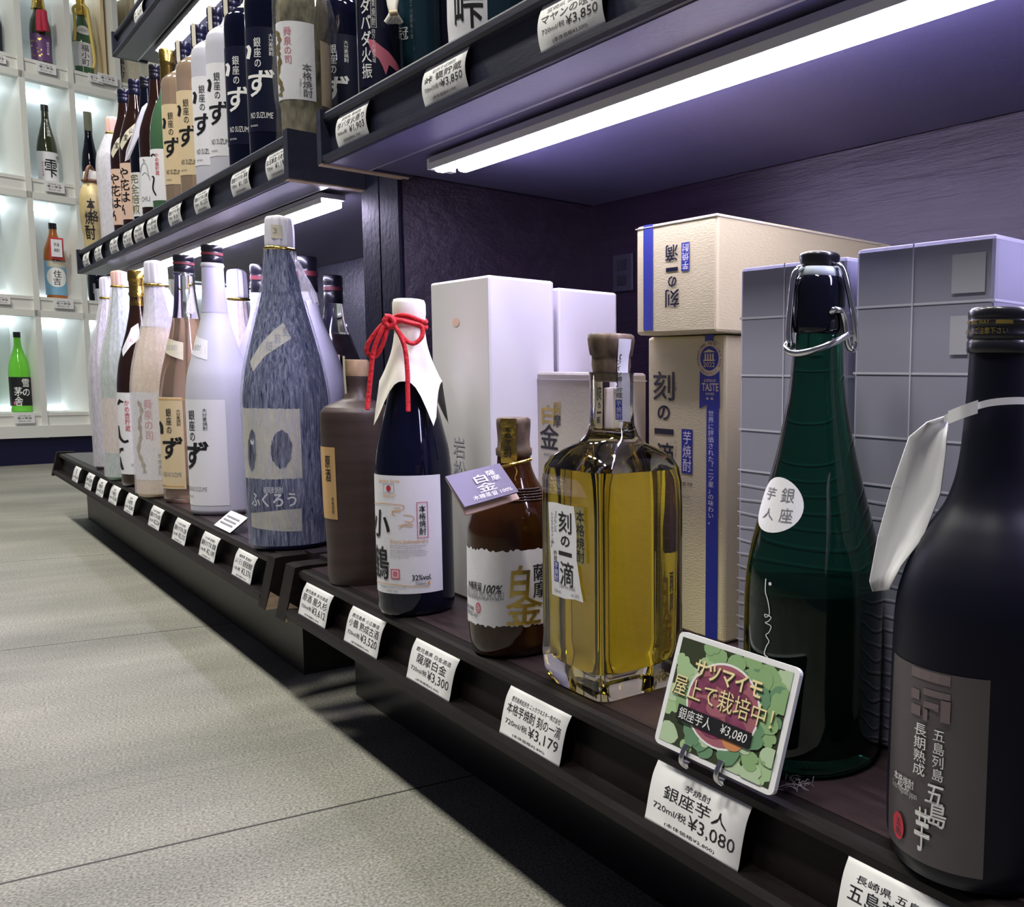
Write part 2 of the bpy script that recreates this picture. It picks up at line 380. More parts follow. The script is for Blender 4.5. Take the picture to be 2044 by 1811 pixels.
class Decal:
    """a printed label: paper patch plus lettering and shapes, one mesh"""
    def __init__(s, surf, off=.003, px=True): s.S = surf; s.mb = MB(); s.off = off*.4; s.px = px; s.n = 0
    def rect(s, b):
        if not s.px: return b
        x0, y0, x1, y1 = b; xm, ym = (x0+x1)/2, (y0+y1)/2
        return s.S.inv(x0, ym)[0], s.S.inv(xm, y1)[1], s.S.inv(x1, ym)[0], s.S.inv(xm, y0)[1]     # u0, v0(low), u1, v1(high)
    def lay(s, step=.0006): s.off += step; return s.off
    def patch(s, b, m, u0=None, u1=None, v0=None, v1=None, edge=0, thick=0):
        q = list(s.rect(b))
        for i, w in enumerate((u0, v0, u1, v1)):
            if w is not None: q[i] = w
        nu = 24 if isinstance(s.S, Cyl) else 1; nv = 10 if isinstance(s.S, Cyl) else 1
        if edge: nu = 60
        P = []; rnd = random.Random(3)
        for j in range(nv+1):
            for i in range(nu+1):
                v = q[1]+(q[3]-q[1])*j/nv
                if edge and j in (0, nv): v += rnd.uniform(-edge, edge)
                P.append(s.S.pt(q[0]+(q[2]-q[0])*i/nu, v, s.off))
        s.mb.add(P, [(j*(nu+1)+i, j*(nu+1)+i+1, (j+1)*(nu+1)+i+1, (j+1)*(nu+1)+i) for j in range(nv) for i in range(nu)], m, isinstance(s.S, Cyl))
        s.lay(); return q
    def put(s, V, Fc, m, b, bb):
        u0, v0, u1, v1 = b; x0, y0, x1, y1 = bb
        W = [(u0+(x-x0)/max(1e-6, x1-x0)*(u1-u0), v0+(y-y0)/max(1e-6, y1-y0)*(v1-v0)) for x, y in V]
        if isinstance(s.S, Cyl) and abs(u1-u0) > .25: W, Fc = fine(W, Fc, s.S.lim)
        s.mb.add([s.S.pt(x, y, s.off+.0005) for x, y in W], Fc, m)
    def text(s, t, b, m='ink', bold=0, shear=0, res=2, flip=False):
        V, Fc = glyph(t, bold, shear, res)
        if not V: return s
        xs = [p[0] for p in V]; ys = [p[1] for p in V]; q = s.rect(b)
        if flip: q = (q[2], q[3], q[0], q[1])
        o0 = s.off; bb = (min(xs), min(ys), max(xs), max(ys))
        for dx, dy in overprint(t, bold): s.put([(x+dx, y+dy) for x, y in V], Fc, m, q, bb); s.off += .00013
        s.off = o0; return s
    def vert(s, t, b, m='ink', bold=0, shear=0, res=2, flip=False):
        u0, v0, u1, v1 = s.rect(b); n = len(t); h = (v1-v0)/n
        for i, c in enumerate(t):
            V, Fc = glyph(c, bold, shear, res)
            if not V: continue
            q = (u0, v1-(i+1)*h, u1, v1-i*h)
            if flip: q = (u1, v0+(i+1)*h, u0, v0+i*h)
            o0 = s.off
            for dx, dy in overprint(c, bold): s.put([(x+dx, y+dy) for x, y in V], Fc, m, q, (0, -.12, 1, .88)); s.off += .00013
            s.off = o0
        return s
    def box(s, b, m): 
        u0, v0, u1, v1 = s.rect(b); s.put([(0, 0), (1, 0), (1, 1), (0, 1)], [(0, 1, 2, 3)], m, (u0, v0, u1, v1), (0, 0, 1, 1)); s.off += .0003; return s
    def frame(s, b, m, w=.08):
        u0, v0, u1, v1 = s.rect(b); e = abs(u1-u0)*w; k = e*(1 if not isinstance(s.S, Cyl) else s.S.r((v0+v1)/2))
        V = [(u0, v0), (u1, v0), (u1, v1), (u0, v1), (u0+e, v0+k), (u1-e, v0+k), (u1-e, v1-k), (u0+e, v1-k)]
        s.put(V, [(0, 1, 5, 4), (1, 2, 6, 5), (2, 3, 7, 6), (3, 0, 4, 7)], m, (0, 0, 1, 1), (0, 0, 1, 1)); return s
    def disc(s, b, m, ring=0, n=36):
        u0, v0, u1, v1 = s.rect(b); V = [(.5+.5*math.cos(2*math.pi*i/n), .5+.5*math.sin(2*math.pi*i/n)) for i in range(n)]
        if ring:
            V += [(.5+(x-.5)*(1-ring), .5+(y-.5)*(1-ring)) for x, y in V]; Fc = [(i, (i+1) % n, n+(i+1) % n, n+i) for i in range(n)]
        else: Fc = [tuple(range(n))]
        s.put(V, Fc, m, (u0, v0, u1, v1), (0, 0, 1, 1)); s.off += .0003; return s
    def poly(s, pts, m):
        W = [s.S.inv(*p) if s.px else p for p in pts]
        s.put(W, [tuple(range(len(W)))[::-1] if s.area(W) < 0 else tuple(range(len(W)))], m, (0, 0, 1, 1), (0, 0, 1, 1)); s.off += .00004; return s
    @staticmethod
    def area(W): return sum(a[0]*b[1]-b[0]*a[1] for a, b in zip(W, W[1:]+W[:1]))
    def stroke(s, pts, w, m):
        """brush stroke through points; w = widths (same space as the points)"""
        W = pts; n = len(W)
        if not isinstance(w, (list, tuple)): w = [w]*n
        L = []; Rr = []
        for i, (x, y) in enumerate(W):
            a = W[max(0, i-1)]; b = W[min(n-1, i+1)]; dx, dy = b[0]-a[0], b[1]-a[1]; q = math.hypot(dx, dy) or 1
            L.append((x-dy/q*w[i]/2, y+dx/q*w[i]/2)); Rr.append((x+dy/q*w[i]/2, y-dx/q*w[i]/2))
        V = L+Rr
        if s.px: V = [s.S.inv(*p) for p in V]
        s.put(V, [(i, i+1, n+i+1, n+i) for i in range(n-1)], m, (0, 0, 1, 1), (0, 0, 1, 1)); return s
    def build(s, name, parent, label=None):
        # faces all look outwards
        return s.mb.build(name, parent, label)
def curve(pts, n=8):
    """Catmull-Rom through 2D or 3D points"""
    P = [Vector(p) for p in pts]; P = [P[0]*2-P[1]]+P+[P[-1]*2-P[-2]]; out = []
    for i in range(1, len(P)-2):
        for k in range(n):
            t = k/n; out.append(.5*((2*P[i])+(P[i+1]-P[i-1])*t+(2*P[i-1]-5*P[i]+4*P[i+1]-P[i+2])*t*t+(3*P[i]-P[i-1]-3*P[i+1]+P[i+2])*t**3))
    out.append(P[-2]); return out
def axis_prof(X, Y, rows):
    """photo silhouette rows (py, half width) -> (z, r) of the turned body"""
    D = math.hypot(X, Y); out = []
    for py, hw in rows:
        z = z_at(X, Y, py); a = proj((X, Y, z))[0]
        r = D*(math.sin(abs(az(a+hw, py)-az(a, py)))+math.sin(abs(az(a, py)-az(a-hw, py))))/2
        out.append((z, r))
    return sorted(out)
def bottle(name, label, X, Y, rows, glass, z0, group=None, cat='bottle', seg=48, n=6, part='glass_body', foot=.03, build=True):
    """turned bottle body on the plane z0; returns thing, smooth profile, label surface"""
    t = thing(name, label, cat, (X, Y, z0), group)
    pr = [p for p in axis_prof(X, Y, rows) if p[0] > z0+foot*1.5]
    rb = pr[0][1]
    pr = [(z0+foot, rb)]+pr if pr[0][0] > z0+foot+.02 else pr
    sm = pchip(pr, n)
    full = [(z0, rb*.86), (z0+foot*.25, rb*.95)]+sm
    if build: MB().lathe(X, Y, full, glass, seg).build(part, t)
    return t, sm, Cyl(X, Y, [(z0, rb)]+sm)
def screw_cap(t, X, Y, z0, z1, r, m='cap_black', band=None, name='cap'):
    h = z1-z0; b = MB()
    b.lathe(X, Y, [(z0, r*.97), (z0+.02*h, r), (z0+.36*h, r), (z0+.40*h, r*.95), (z0+.44*h, r), (z0+.60*h, r*.99), (z0+.64*h, r*.95), (z0+.68*h, r), (z0+.94*h, r), (z1, r*.92)], m, 32)
    o = b.build(name, t)
    if band: MB().lathe(X, Y, [(z0+.45*h, r*1.012), (z0+.59*h, r*1.012)], band, 32, caps=False).build('printed_band', o)
    return o
# ---------------------------------------------------------------- the setting
ZS, ZU = -1.0, 1.2265          # standing heights of the lower and the upper shelves
o = MB().add([(-14, -4, FZ), (10, -4, FZ), (10, 30, FZ), (-14, 30, FZ)], [(0, 1, 2, 3)], 'grey_stone_tile').build('floor', base=(0, 0, FZ)); struct(o)
# lit cubby wall across the end of the aisle, turned 15 degrees
WD = Vector((.966, .260, 0)).normalized(); WN = Vector((WD.y, -WD.x, 0)); WO = Vector((1.864, 22.525, 0))+WN*.5
def wp(s, d, z): q = WO+WD*s-WN*d; return (q.x, q.y, z)           # along the wall, into it, height
def wbox(mb, s0, s1, d0, d1, z0, z1, m):
    v = [wp(s, d, z) for z in (z0, z1) for d in (d0, d1) for s in (s0, s1)]
    return mb.add(v, [(0, 2, 3, 1), (4, 5, 7, 6), (0, 1, 5, 4), (2, 6, 7, 3), (0, 4, 6, 2), (1, 3, 7, 5)], m)
cub = thing('cubby_shelf', 'tall white wall of backlit cubbyholes across the end of the aisle', 'shelf', wp(1.5, 0, FZ))
ROWZ = [-.83, 1.31, 3.45, 5.57]; DIV = [-1.36, -.60, .17, .93, 1.72, 2.50]
fr = MB()
for s in DIV: wbox(fr, s-.045, s+.045, 0, 1.15, -1.3, 8.2, 'white_paint')
for z in ROWZ:
    wbox(fr, -3, 2.5, .02, 1.15, z-.06, z, 'white_paint')
    wbox(fr, -3, 2.5, .04, .10, z-.26, z-.05, 'white_paint')
    wbox(fr, -3, 2.5, 0, .22, z-.37, z-.25, 'white_paint')
wbox(fr, -3, 2.5, 0, 1.15, 7.55, 7.9, 'white_paint')
cfr = fr.build('frame', cub)
wbox(MB(), -3, 2.5, 1.13, 1.2, -1.3, 8.2, 'cell_back').build('back_panel', cub)
wbox(MB(), -3, 5.6, -.06, .3, -1.29, -1.07, 'white_paint').build('base_rail', cub)
wbox(MB(), -3, 5.6, .02, 1.0, FZ, -1.29, 'navy_plinth').build('plinth', cub)
for k, s in enumerate(DIV[:-1]):
    for z in ROWZ[:4]:
        a, b = s+.06, DIV[k+1]-.06
        wbox(MB(), a, b, 1.06, 1.12, z+1.70, z+1.745, 'cell_led').build('light_strip', cfr)
        wbox(MB(), a, b, 1.08, 1.12, z+.01, z+.03, 'cell_led').build('light_strip', cfr)
# lower white counter and grey board seen through the open back of the left bay
cnt = thing('wall_counter', 'white ledge with a grey panel above it, seen through the open left bay', 'counter', wp(3.9, 0, FZ))
wbox(MB(), 2.56, 5.6, 0, .3, 2.02, 7.5, 'grey_board').build('panel', cnt)
wbox(MB(), 2.56, 5.6, -.25, .3, 1.86, 2.02, 'white_paint').build('ledge', cnt)
wbox(MB(), 2.56, 5.6, .8, 1.0, -1.07, 1.86, 'cell_back').build('back_panel', cnt)
wbox(MB(), 2.6, 5.5, .70, .75, 1.70, 1.76, 'cell_led').build('light_strip', cnt)
wbox(MB(), 2.56, 5.6, 0, .8, .25, .35, 'white_paint').build('shelf_board', cnt)
# ---- the two dark display units
def lower_shelf(par, y0, y1, capL, capR):
    s = MB().prism([(3.16, ZS-.004), (1.50, ZS-.004), (1.475, ZS-.003), (1.457, -1.008), (1.447, -1.02), (1.450, -1.042), (1.465, -1.052), (1.490, -1.055), (1.462, -1.20), (1.400, -1.195), (1.386, -1.21), (1.386, -1.242), (1.402, -1.256), (1.56, -1.256), (1.60, -1.14), (3.16, -1.14)], 1, y0, y1, 'rail_black').build('price_rail', par)
    MB().box((1.51, y0+.002, ZS-.02), (3.14, y1-.002, ZS-.001), 'shelf_top_wood').build('shelf_top', par)
    for a, b, chip in (capL, capR):
        e = MB().prism([(1.47, -.985), (1.437, -.99), (1.378, -1.262), (1.56, -1.262), (1.60, -1.14), (1.60, -.985)], 1, a, b, 'rail_black')
        if chip: e.add([(1.379, a-.003, -1.262), (1.52, a-.003, -1.262), (1.405, a-.003, -1.165)], [(0, 1, 2)], 'raw_wood')
        e.build('end_cap', s)
def upper_shelf(par, x, zt, y0, y1, under, capside=(1, 1), depth=3.16, raw=True):
    rail = MB().prism([(depth, zt-.05), (x+.06, zt-.05), (x+.05, zt), (x+.008, zt), (x, zt-.012), (x, zt-.035), (x+.012, zt-.045), (x+.03, zt-.05), (x+.03, zt-.198), (x+.012, zt-.202), (x-.012, zt-.212), (x-.012, zt-.236), (x, zt-.246), (x+.16, zt-.246), (x+.16, zt-.225), (depth, zt-.225)], 1, y0, y1, 'upper_laminate').build('price_rail', par)
    MB().box((x+.015, y0+.01, zt-.249), (x+.20, y1-.01, zt-.2455), under).build('underside_strip', rail)
    MB().box((x+.20, y0+.01, zt-.2475), (x+.215, y1-.01, zt-.222), 'lamp_house').build('edge_profile', rail)
    MB().box((x+.215, y0+.01, zt-.232), (depth-.01, y1-.01, zt-.226), 'underside' if under != 'steel_underside' else under).build('underside', par)
    for i, (a, b) in enumerate(((y0-.075, y0), (y1, y1+.06))):
        if not capside[i]: continue
        e = MB().box((x-.014, a, zt-.244), (2.06 if x < 2 else x+.3, b, zt+.012), 'upper_laminate')
        e = e.build('end_cap', rail)
        if raw and i == 1 - (1 if True else 0):
            MB().box((x-.012, a+.004, zt-.252), (2.05, b-.004, zt-.2445), 'raw_wood').build('bare_edge', par)
XU, ZT = 1.625, 1.275
left = thing('display_unit', 'far dark display unit holding the large wrapped bottles and stepped shelves above', 'shelf', (2.2, 9.6, FZ))
right = thing('display_unit', 'near dark wood display unit holding gift boxes and bottles under a long light', 'shelf', (2.2, 2.2, FZ))
lower_shelf(left, 5.50, 13.80, (13.80, 13.88, 0), (5.37, 5.50, 1))
lower_shelf(right, -.2, 5.04, (5.04, 5.19, 1), (-.3, -.2, 0))
MB().box((1.60, 5.05, -1.06), (3.14, 5.19, -.962), 'shelf_laminate').build('end_ledge', right)
MB().box((1.62, 5.37, -1.14), (3.14, 5.50, -.985), 'shelf_laminate').build('end_ledge', left)
MB().box((1.68, 5.80, FZ), (3.1, 13.72, -1.14), 'kick').build('kick_panel', left)
MB().box((1.78, -.2, FZ), (3.1, 5.25, -1.14), 'cap_black').build('kick_panel', right)
upper_shelf(left, XU, ZT, 5.56, 12.75, 'steel_underside')
upper_shelf(right, XU, ZT, -.3, 4.97, 'underside', (0, 1))
upper_shelf(left, 2.05, 3.66, 5.56, 12.75, 'steel_underside', (1, 1), raw=False)
MB().box((XU-.012, 4.975, ZT-.253), (2.04, 5.025, ZT-.2445), 'raw_wood').build('bare_edge', right)
MB().box((2.0, 5.03, FZ), (3.2, 5.275, 6.5), 'partition').build('partition_panel', right)
MB().box((2.015, 5.0, ZS), (3.17, 5.028, 1.05), 'back_wood').build('side_panel', right)
MB().box((2.0, 5.295, FZ), (3.2, 5.54, 6.5), 'partition').build('partition_panel', left)
MB().box((3.165, -.3, FZ), (3.25, 5.03, 6.5), 'back_wood').build('back_panel', right)
MB().box((3.165, 5.54, FZ), (3.25, 11.0, 6.5), 'bay_back').build('back_panel', left)
# LED fixtures under the upper shelves
def led(label, x, y0, y1, z):
    t = thing('led_fixture', label, 'light', (x+.06, (y0+y1)/2, z))
    hs = MB().box((x-.01, y0, z-.010), (x+.125, y1, z+.018), 'lamp_house').build('housing', t)
    MB().box((x-.012, y0, z-.040), (x-.006, y1, z-.0095), 'white_paint').build('shade_rim', hs)  # rim added only to shade the shelf underside from the tubes
    MB().box((x, y0+.03, z-.052), (x+.047, y1-.03, z-.011), 'led_on', bev=.010).build('light_tube', t)
    MB().box((x+.071, y0+.03, z-.052), (x+.118, y1-.12, z-.011), 'led_on', bev=.012).build('light_tube', t)
    MB().box((x+.0, y1+.002, z-.030), (x+.12, y1+.05, z+.018), 'white_paint').build('end_bracket', hs)
led('long lit light strip under the near upper shelf', 1.92, -.2, 4.42, ZT-.268)
led('lit light strip under the far upper shelf above the wrapped bottles', 1.86, 5.75, 11.6, ZT-.268)
led('lit light strip under the topmost shelf at upper left', 2.29, 5.8, 12.0, 3.66-.268)
t = thing('wall_outlet', 'dark wall outlet low on the back panel beside the beige boxes', 'outlet', (3.15, 3.95, .55))
ow = onx(1245, 545, 3.16)
MB().box((3.148, ow.y-.10, ow.z-.11), (3.165, ow.y+.10, ow.z+.11), 'outlet_plate', bev=.006).build('plate', t)
for k in (-1, 1): MB().box((3.143, ow.y-.045, ow.z+k*.045-.03), (3.149, ow.y+.045, ow.z+k*.045+.03), 'cap_black').build('socket', t)
# ---------------------------------------------------------------- large wrapped and labelled bottles, far bay, lower shelf
def at_base(px, py, z=ZS): p = onz(px, py, z); return p.x, p.y
def rpx(X, Y, py, hw): return axis_prof(X, Y, [(py, hw)])[0][1]
FAR = 'large bottles on the far lower shelf'
def wrap(t, X, Y, prof, zband, m_film, m_cap, ztop, rcap, seg=64, amp=.05, ruffle=None, lean=0):
    """paper wrapping: pleated film over the bottle, gathered under a gold band, paper crown above"""
    zt = prof[-1][0]
    def pl(a, z):
        k = max(0, min(1, (z-prof[0][0])/(zband-prof[0][0]))); return 1+amp*(.15+.85*k*k)*(math.sin(a*13+2*math.sin(z*3))*.6+.4*math.sin(a*23+z*4))
    MB().lathe(X, Y, [(z, r+.012) for z, r in prof if z <= zband+.01], m_film, 96, pl, caps=False).build('wrapping', t)
    h = ztop-zband
    cr = [(zband, rcap*.94), (zband+.10*h, rcap*1.04), (zband+.5*h, rcap*1.05), (zband+.84*h, rcap*1.0), (zband+.95*h, rcap*.88), (zband+.99*h, rcap*.6), (ztop+.006, rcap*.18)]
    MB().lathe(X, Y, pchip(cr, 4), m_cap, 72, lambda a, z: 1+.035*math.sin(a*11+z*5)+.02*math.sin(a*23)).build('paper_crown', t)
    MB().tube([(X+rcap*1.03*math.cos(2*math.pi*i/32), Y+rcap*1.03*math.sin(2*math.pi*i/32), zband) for i in range(32)], .011, 'gold_foil', 6, True).build('gold_band', t)
    if ruffle:
        b = MB(); pts = []
        a0 = math.atan2(-Y, -X)
        for i in range(9):
            a = a0+ruffle[0]+(i-4)*.14
            for j in range(6):
                rr = rcap*1.05+.022*j+.012*math.sin(i*2.1+j); pts.append((X+rr*math.cos(a), Y+rr*math.sin(a), zband-.02-.045*j*ruffle[1]+.012*math.sin(i*1.7)))
        b.add(pts, [(i*6+j, i*6+j+1, (i+1)*6+j+1, (i+1)*6+j) for i in range(8) for j in range(5)], 'wrap_film', True); b.build('paper_frill', t)
# 1 grey purple wrapped
X, Y = at_base(237, 934)
t, pr, S = bottle('wrapped_bottle', 'grey purple paper wrapped bottle with white crown, farthest on the lower shelf', X, Y, [(934, 40), (915, 46), (760, 46), (720, 43), (680, 35), (640, 25), (598, 14)], 'content_purple', ZS, FAR, 'bottle')
wrap(t, X, Y, pr, z_at(X, Y, 596), 'wrap_film', 'wrap_white', z_at(X, Y, 553), pr[-1][1]*1.15)
# 2 pink crown, green bottle inside
X, Y = at_base(262, 955)
t, pr, S = bottle('wrapped_bottle', 'paper wrapped green bottle with a pink crown, second from the far end', X, Y, [(955, 42), (935, 49), (760, 49), (720, 45), (680, 36), (640, 26), (575, 15)], 'content_green', ZS, FAR)
d = Decal(S, .004); d.patch((230, 795, 260, 905), 'content_tan', u0=-2.4, u1=.4); d.build('label', t)
wrap(t, X, Y, pr, z_at(X, Y, 573), 'wrap_film', 'wrap_pink', z_at(X, Y, 541), pr[-1][1]*1.12)
# 3 brown, gold foil
X, Y = at_base(297, 967)
t, pr, S = bottle('sake_bottle', 'dark brown bottle with gold foil neck and red lettering, between paper wrapped bottles', X, Y, [(967, 47), (950, 53), (780, 53), (740, 49), (700, 40), (660, 28), (609, 18), (570, 16)], 'brown_glass', ZS, FAR)
zt, zb = z_at(X, Y, 541), z_at(X, Y, 611); rn = pr[-1][1]
MB().lathe(X, Y, [(zb, rn*1.15), (zb+.07, rn*1.06), (zb+.10, rn*1.22), (zb+.12, rn*1.08), (zt-.1, rn*1.10), (zt-.08, rn*1.2), (zt-.012, rn*1.2), (zt, rn*1.1)], 'gold_foil', 40, lambda a, z: 1+.02*math.sin(a*17+z*31)).build('foil_cap', t)
d = Decal(S, .004); d.patch((233, 784, 274, 947), 'white_label', u0=-2.3, u1=math.radians(5)); d.vert('かめ壺貯蔵', (249, 798, 260, 862), 'red_ink', .01)
d.stroke([(236, 808), (240, 800), (247, 803)], [3, 8, 2], 'ink'); d.stroke(curve([(236, 850), (240, 872), (248, 882), (257, 880)], 4), 5, 'ink'); d.stroke(curve([(237, 905), (241, 898), (247, 897)], 4), [6]*9, 'ink'); d.stroke(curve([(239, 912), (242, 925), (246, 938)], 4), 5, 'ink')
d.text('720', (262, 926, 268, 931), 'grey_ink'); d.build('label', t)
d = Decal(S, .004); d.poly([(244, 699), (262, 655), (276, 645), (280, 675), (262, 690), (246, 712)], 'white_label'); d.vert('限定', (266, 652, 276, 676), 'red_ink'); d.vert('秘蔵', (259, 658, 267, 684), 'red_ink'); d.build('neck_label', t)
# 4 peach, white crown
X, Y = at_base(335, 988)
t, pr, S = bottle('wrapped_bottle', 'pale peach bottle in white paper with pink brush lettering and a white crown', X, Y, [(988, 52), (968, 60), (790, 60), (745, 56), (700, 46), (660, 34), (620, 24), (572, 19)], 'content_tan', ZS, FAR)
MB().lathe(X, Y, [(z, r+.004) for z, r in pr if z > z_at(X, Y, 655)], 'wrap_white', 48, caps=False).build('air_space', t)
d = Decal(S, .004); d.patch((269, 783, 324, 959), 'white_label', u0=-2.3, u1=math.radians(0)); d.vert('舜泉の司', (288, 798, 306, 880), 'red_ink', .012)
d.stroke(curve([(276, 800), (283, 820), (279, 845), (282, 870), (277, 900), (286, 925), (290, 945)], 5), [3, 6, 8, 4, 6, 9, 5]*6, 'gold_ink'); d.vert('本格焼酎', (316, 905, 324, 950), 'ink'); d.build('label', t)
wrap(t, X, Y, pr, z_at(X, Y, 570), 'wrap_film_thin', 'wrap_white', z_at(X, Y, 521), pr[-1][1]*1.18, ruffle=(1.0, 1))
# clear / frosted large bottles share the printed design
def suzume(t, S, c, ink='ink', sub='grey_ink', lab='white_label', left=None, neck=True):
    """c: photo boxes of the label and of its lettering"""
    d = Decal(S, .004); d.patch(c['label'], lab, u0=-2.7, u1=c.get('u1'))
    if 'lines' in c:
        for y in c['lines']: d.box((c['label'][0]-6, y, c['label'][2], y+1.6), 'orange_ink')
    d.vert('大分麦焼酎', c['a'], ink, .004); d.vert('銀座の', c['b'], ink, .022); d.text('ず', c['c'], ink, .045, .15, 3)
    x0, y0, x1, y1 = c['c']; d.stroke(curve([(x0-8, y0-30), (x0-3, y0-22), (x0-2, y0-6)], 4), 6, ink)
    d.text('GINZA NO SUZUME', c['d'], sub, 0, .12)
    if 'e' in c: d.text('株式会社', c['e'], sub)
    d.build('label', t)
# 5 clear with straw liquid
X, Y = at_base(391, 998)
rows5 = [(998, 55), (980, 63), (800, 63), (755, 58), (715, 48), (670, 36), (630, 27), (590, 22.5), (548, 20)]
t, pr, S = bottle('sake_bottle', 'clear glass bottle of straw coloured liquor with a beige label beside the frosted bottle', X, Y, rows5, 'clear_glass', ZS, FAR)
zl = z_at(X, Y, 637)
liq = [(z, r-.022) for z, r in pr if z < zl]; MB().lathe(X, Y, [(ZS+.03, liq[0][1]*.9)]+liq+[(zl, liq[-1][1])], 'straw_liquid', 48).build('liquor', t)
screw_cap(t, X, Y, z_at(X, Y, 545), z_at(X, Y, 510), pr[-1][1]*1.08, 'cap_black', 'cap_red_print')
MB().lathe(X, Y, [(z_at(X, Y, 551), pr[-1][1]*1.12), (z_at(X, Y, 546), pr[-1][1]*1.14)], 'clear_glass', 32).build('neck_ring', t)
suzume(t, S, dict(label=(318, 793, 368, 976), a=(352, 817, 361, 851), b=(332, 815, 343, 867), c=(326, 872, 366, 918), d=(327, 943, 363, 952), e=(320, 966, 331, 970), lines=(797, 970)), 'ink', 'grey_ink', 'beige_label')
d = Decal(S, .004); d.poly([(329, 674), (366, 684), (366, 719), (327, 701)], 'cream_paper'); d.text('熟成焼酎', (333, 688, 354, 700), 'grey_ink'); d.box((355, 692, 363, 708), 'pink_ink'); d.build('neck_label', t)
# 6 frosted
X, Y = at_base(448, 1022)
rows6 = [(1022, 58), (1000, 66), (800, 66), (755, 62), (715, 51), (670, 38), (632, 28), (590, 23.5), (535, 21.5)]
t, pr, S = bottle('sake_bottle', 'tall frosted white bottle with black brush lettering beside the blue wrapped bottle', X, Y, rows6, 'frosted_glass', ZS, FAR)
zl = z_at(X, Y, 628)
MB().lathe(X, Y, [(z, r+.0015) for z, r in pr if z > zl], 'frosted_neck', 48, caps=False).build('empty_neck', t)
MB().lathe(X, Y, [(z_at(X, Y, 535), pr[-1][1]*1.04), (z_at(X, Y, 531), pr[-1][1]*1.12), (z_at(X, Y, 526), pr[-1][1]*1.04)], 'frosted_glass', 32).build('neck_ring', t)
screw_cap(t, X, Y, z_at(X, Y, 527), z_at(X, Y, 490), pr[-1][1]*1.03, 'cap_black', 'cap_red_print')
c6 = dict(label=(368, 798, 454, 1010), a=(404, 815, 414, 860), b=(378, 818, 390, 882), c=(372, 881, 418, 939), d=(371, 972, 414, 981), e=(376, 988, 388, 992))
suzume(t, S, c6)
d = Decal(S, .004); d.poly([(386, 668), (415, 680), (414, 719), (382, 705)], 'white_label'); d.text('麦焼酎', (384, 688, 401, 700), 'grey_ink', .01); d.box((402, 693, 410, 707), 'pink_ink'); d.build('neck_label', t)
# 7 blue fibre wrapped, largest
X, Y = at_base(583, 1088)
t, pr, S = bottle('wrapped_bottle', 'largest bottle in streaky blue fibre paper with a square of navy brush marks', X, Y, [(1088, 66), (1060, 80), (990, 85), (800, 85.5), (745, 79), (690, 67), (640, 54), (590, 41), (540, 31), (500, 27)], 'content_navy', ZS, FAR, seg=64)
d = Decal(S, .004); d.patch((488, 816, 601, 957), 'cream_paper', u0=-2.2, edge=.003)
rb = random.Random(4)
def blob(cx, cy, rx, ry, n=40, j=.06): return [(cx+rx*math.cos(2*math.pi*i/n)*(1+rb.uniform(-j, j)), cy+ry*math.sin(2*math.pi*i/n)*(1+rb.uniform(-j, j))) for i in range(n)]
d.poly(blob(562, 897, 21, 38), 'navy'); d.poly(blob(504, 900, 8, 42), 'navy'); d.poly(blob(506, 872, 5, 9), 'navy'); d.disc((501, 876, 508, 888), 'white_ink'); d.build('picture_label', t)
d = Decal(S, .004); d.text('福岡麦焼酎', (526, 972, 565, 985), 'white_ink', .01); d.text('ふくろう', (503, 984, 592, 1013), 'white_ink', .03); d.build('lettering', t)
d = Decal(S, .004); d.poly([(502, 1024), (530, 1022), (565, 1018), (602, 1015), (603, 1060), (570, 1061), (535, 1058), (503, 1051)], 'cream_paper'); d.text('内容量1.8L', (571, 1052, 596, 1057), 'grey_ink'); d.build('lower_label', t)
d = Decal(S, .004); d.poly([(500, 722), (520, 688), (545, 660), (566, 644), (581, 676), (560, 690), (530, 710), (506, 742)], 'cream_paper'); d.vert('麦', (563, 652, 577, 672), 'grey_ink', .02); d.vert('煎', (547, 666, 561, 686), 'grey_ink', .02); d.vert('焙', (531, 681, 545, 701), 'grey_ink', .02); d.build('shoulder_label', t)
wrap(t, X, Y, pr, z_at(X, Y, 498), 'wrap_film_blue', 'wrap_white', z_at(X, Y, 432), pr[-1][1]*1.04, amp=.045, ruffle=(1.25, 1.2))
Sc = Cyl(X, Y, [(z_at(X, Y, 498), pr[-1][1]*1.12), (z_at(X, Y, 432), pr[-1][1]*1.12)])
d = Decal(Sc, .006); d.patch((541, 449, 563, 476), 'cream_paper'); d.text('3', (545, 455, 553, 466), 'grey_ink'); d.build('crown_sticker', t)
# back row of the far bay
def top_at(px, py, z): p = onz(px, py, z); return p.x, p.y
X, Y = top_at(473, 538, .90)
ref = axis_prof(*at_base(335, 988), [(988, 52), (968, 60), (790, 60), (745, 56), (700, 46), (660, 34), (620, 24), (572, 19)])
def std_bottle(name, label, X, Y, glass, big=.245, h=1.62, grp=FAR, nr=.068):
    t = thing(name, label, 'bottle', (X, Y, ZS), grp)
    sm = pchip([(ZS+.03, big), (ZS+.85, big), (ZS+1.05, big*.86), (ZS+1.25, big*.60), (ZS+1.45, nr*1.25), (ZS+h, nr)], 6)
    MB().lathe(X, Y, [(ZS, big*.88)]+sm, glass, 48).build('glass_body', t)
    return t, sm
t, pr = std_bottle('wrapped_bottle', 'white and pink paper wrapped bottle standing behind the frosted bottle', X, Y, 'content_tan')
wrap(t, X, Y, pr, ZS+1.64, 'wrap_film', 'wrap_white', ZS+1.90, .080)
X, Y = top_at(519, 529, .84)
t, pr = std_bottle('sake_bottle', 'clear bottle with red banded black cap, half hidden left of the blue wrapped bottle', X, Y, 'frosted_glass', .24)
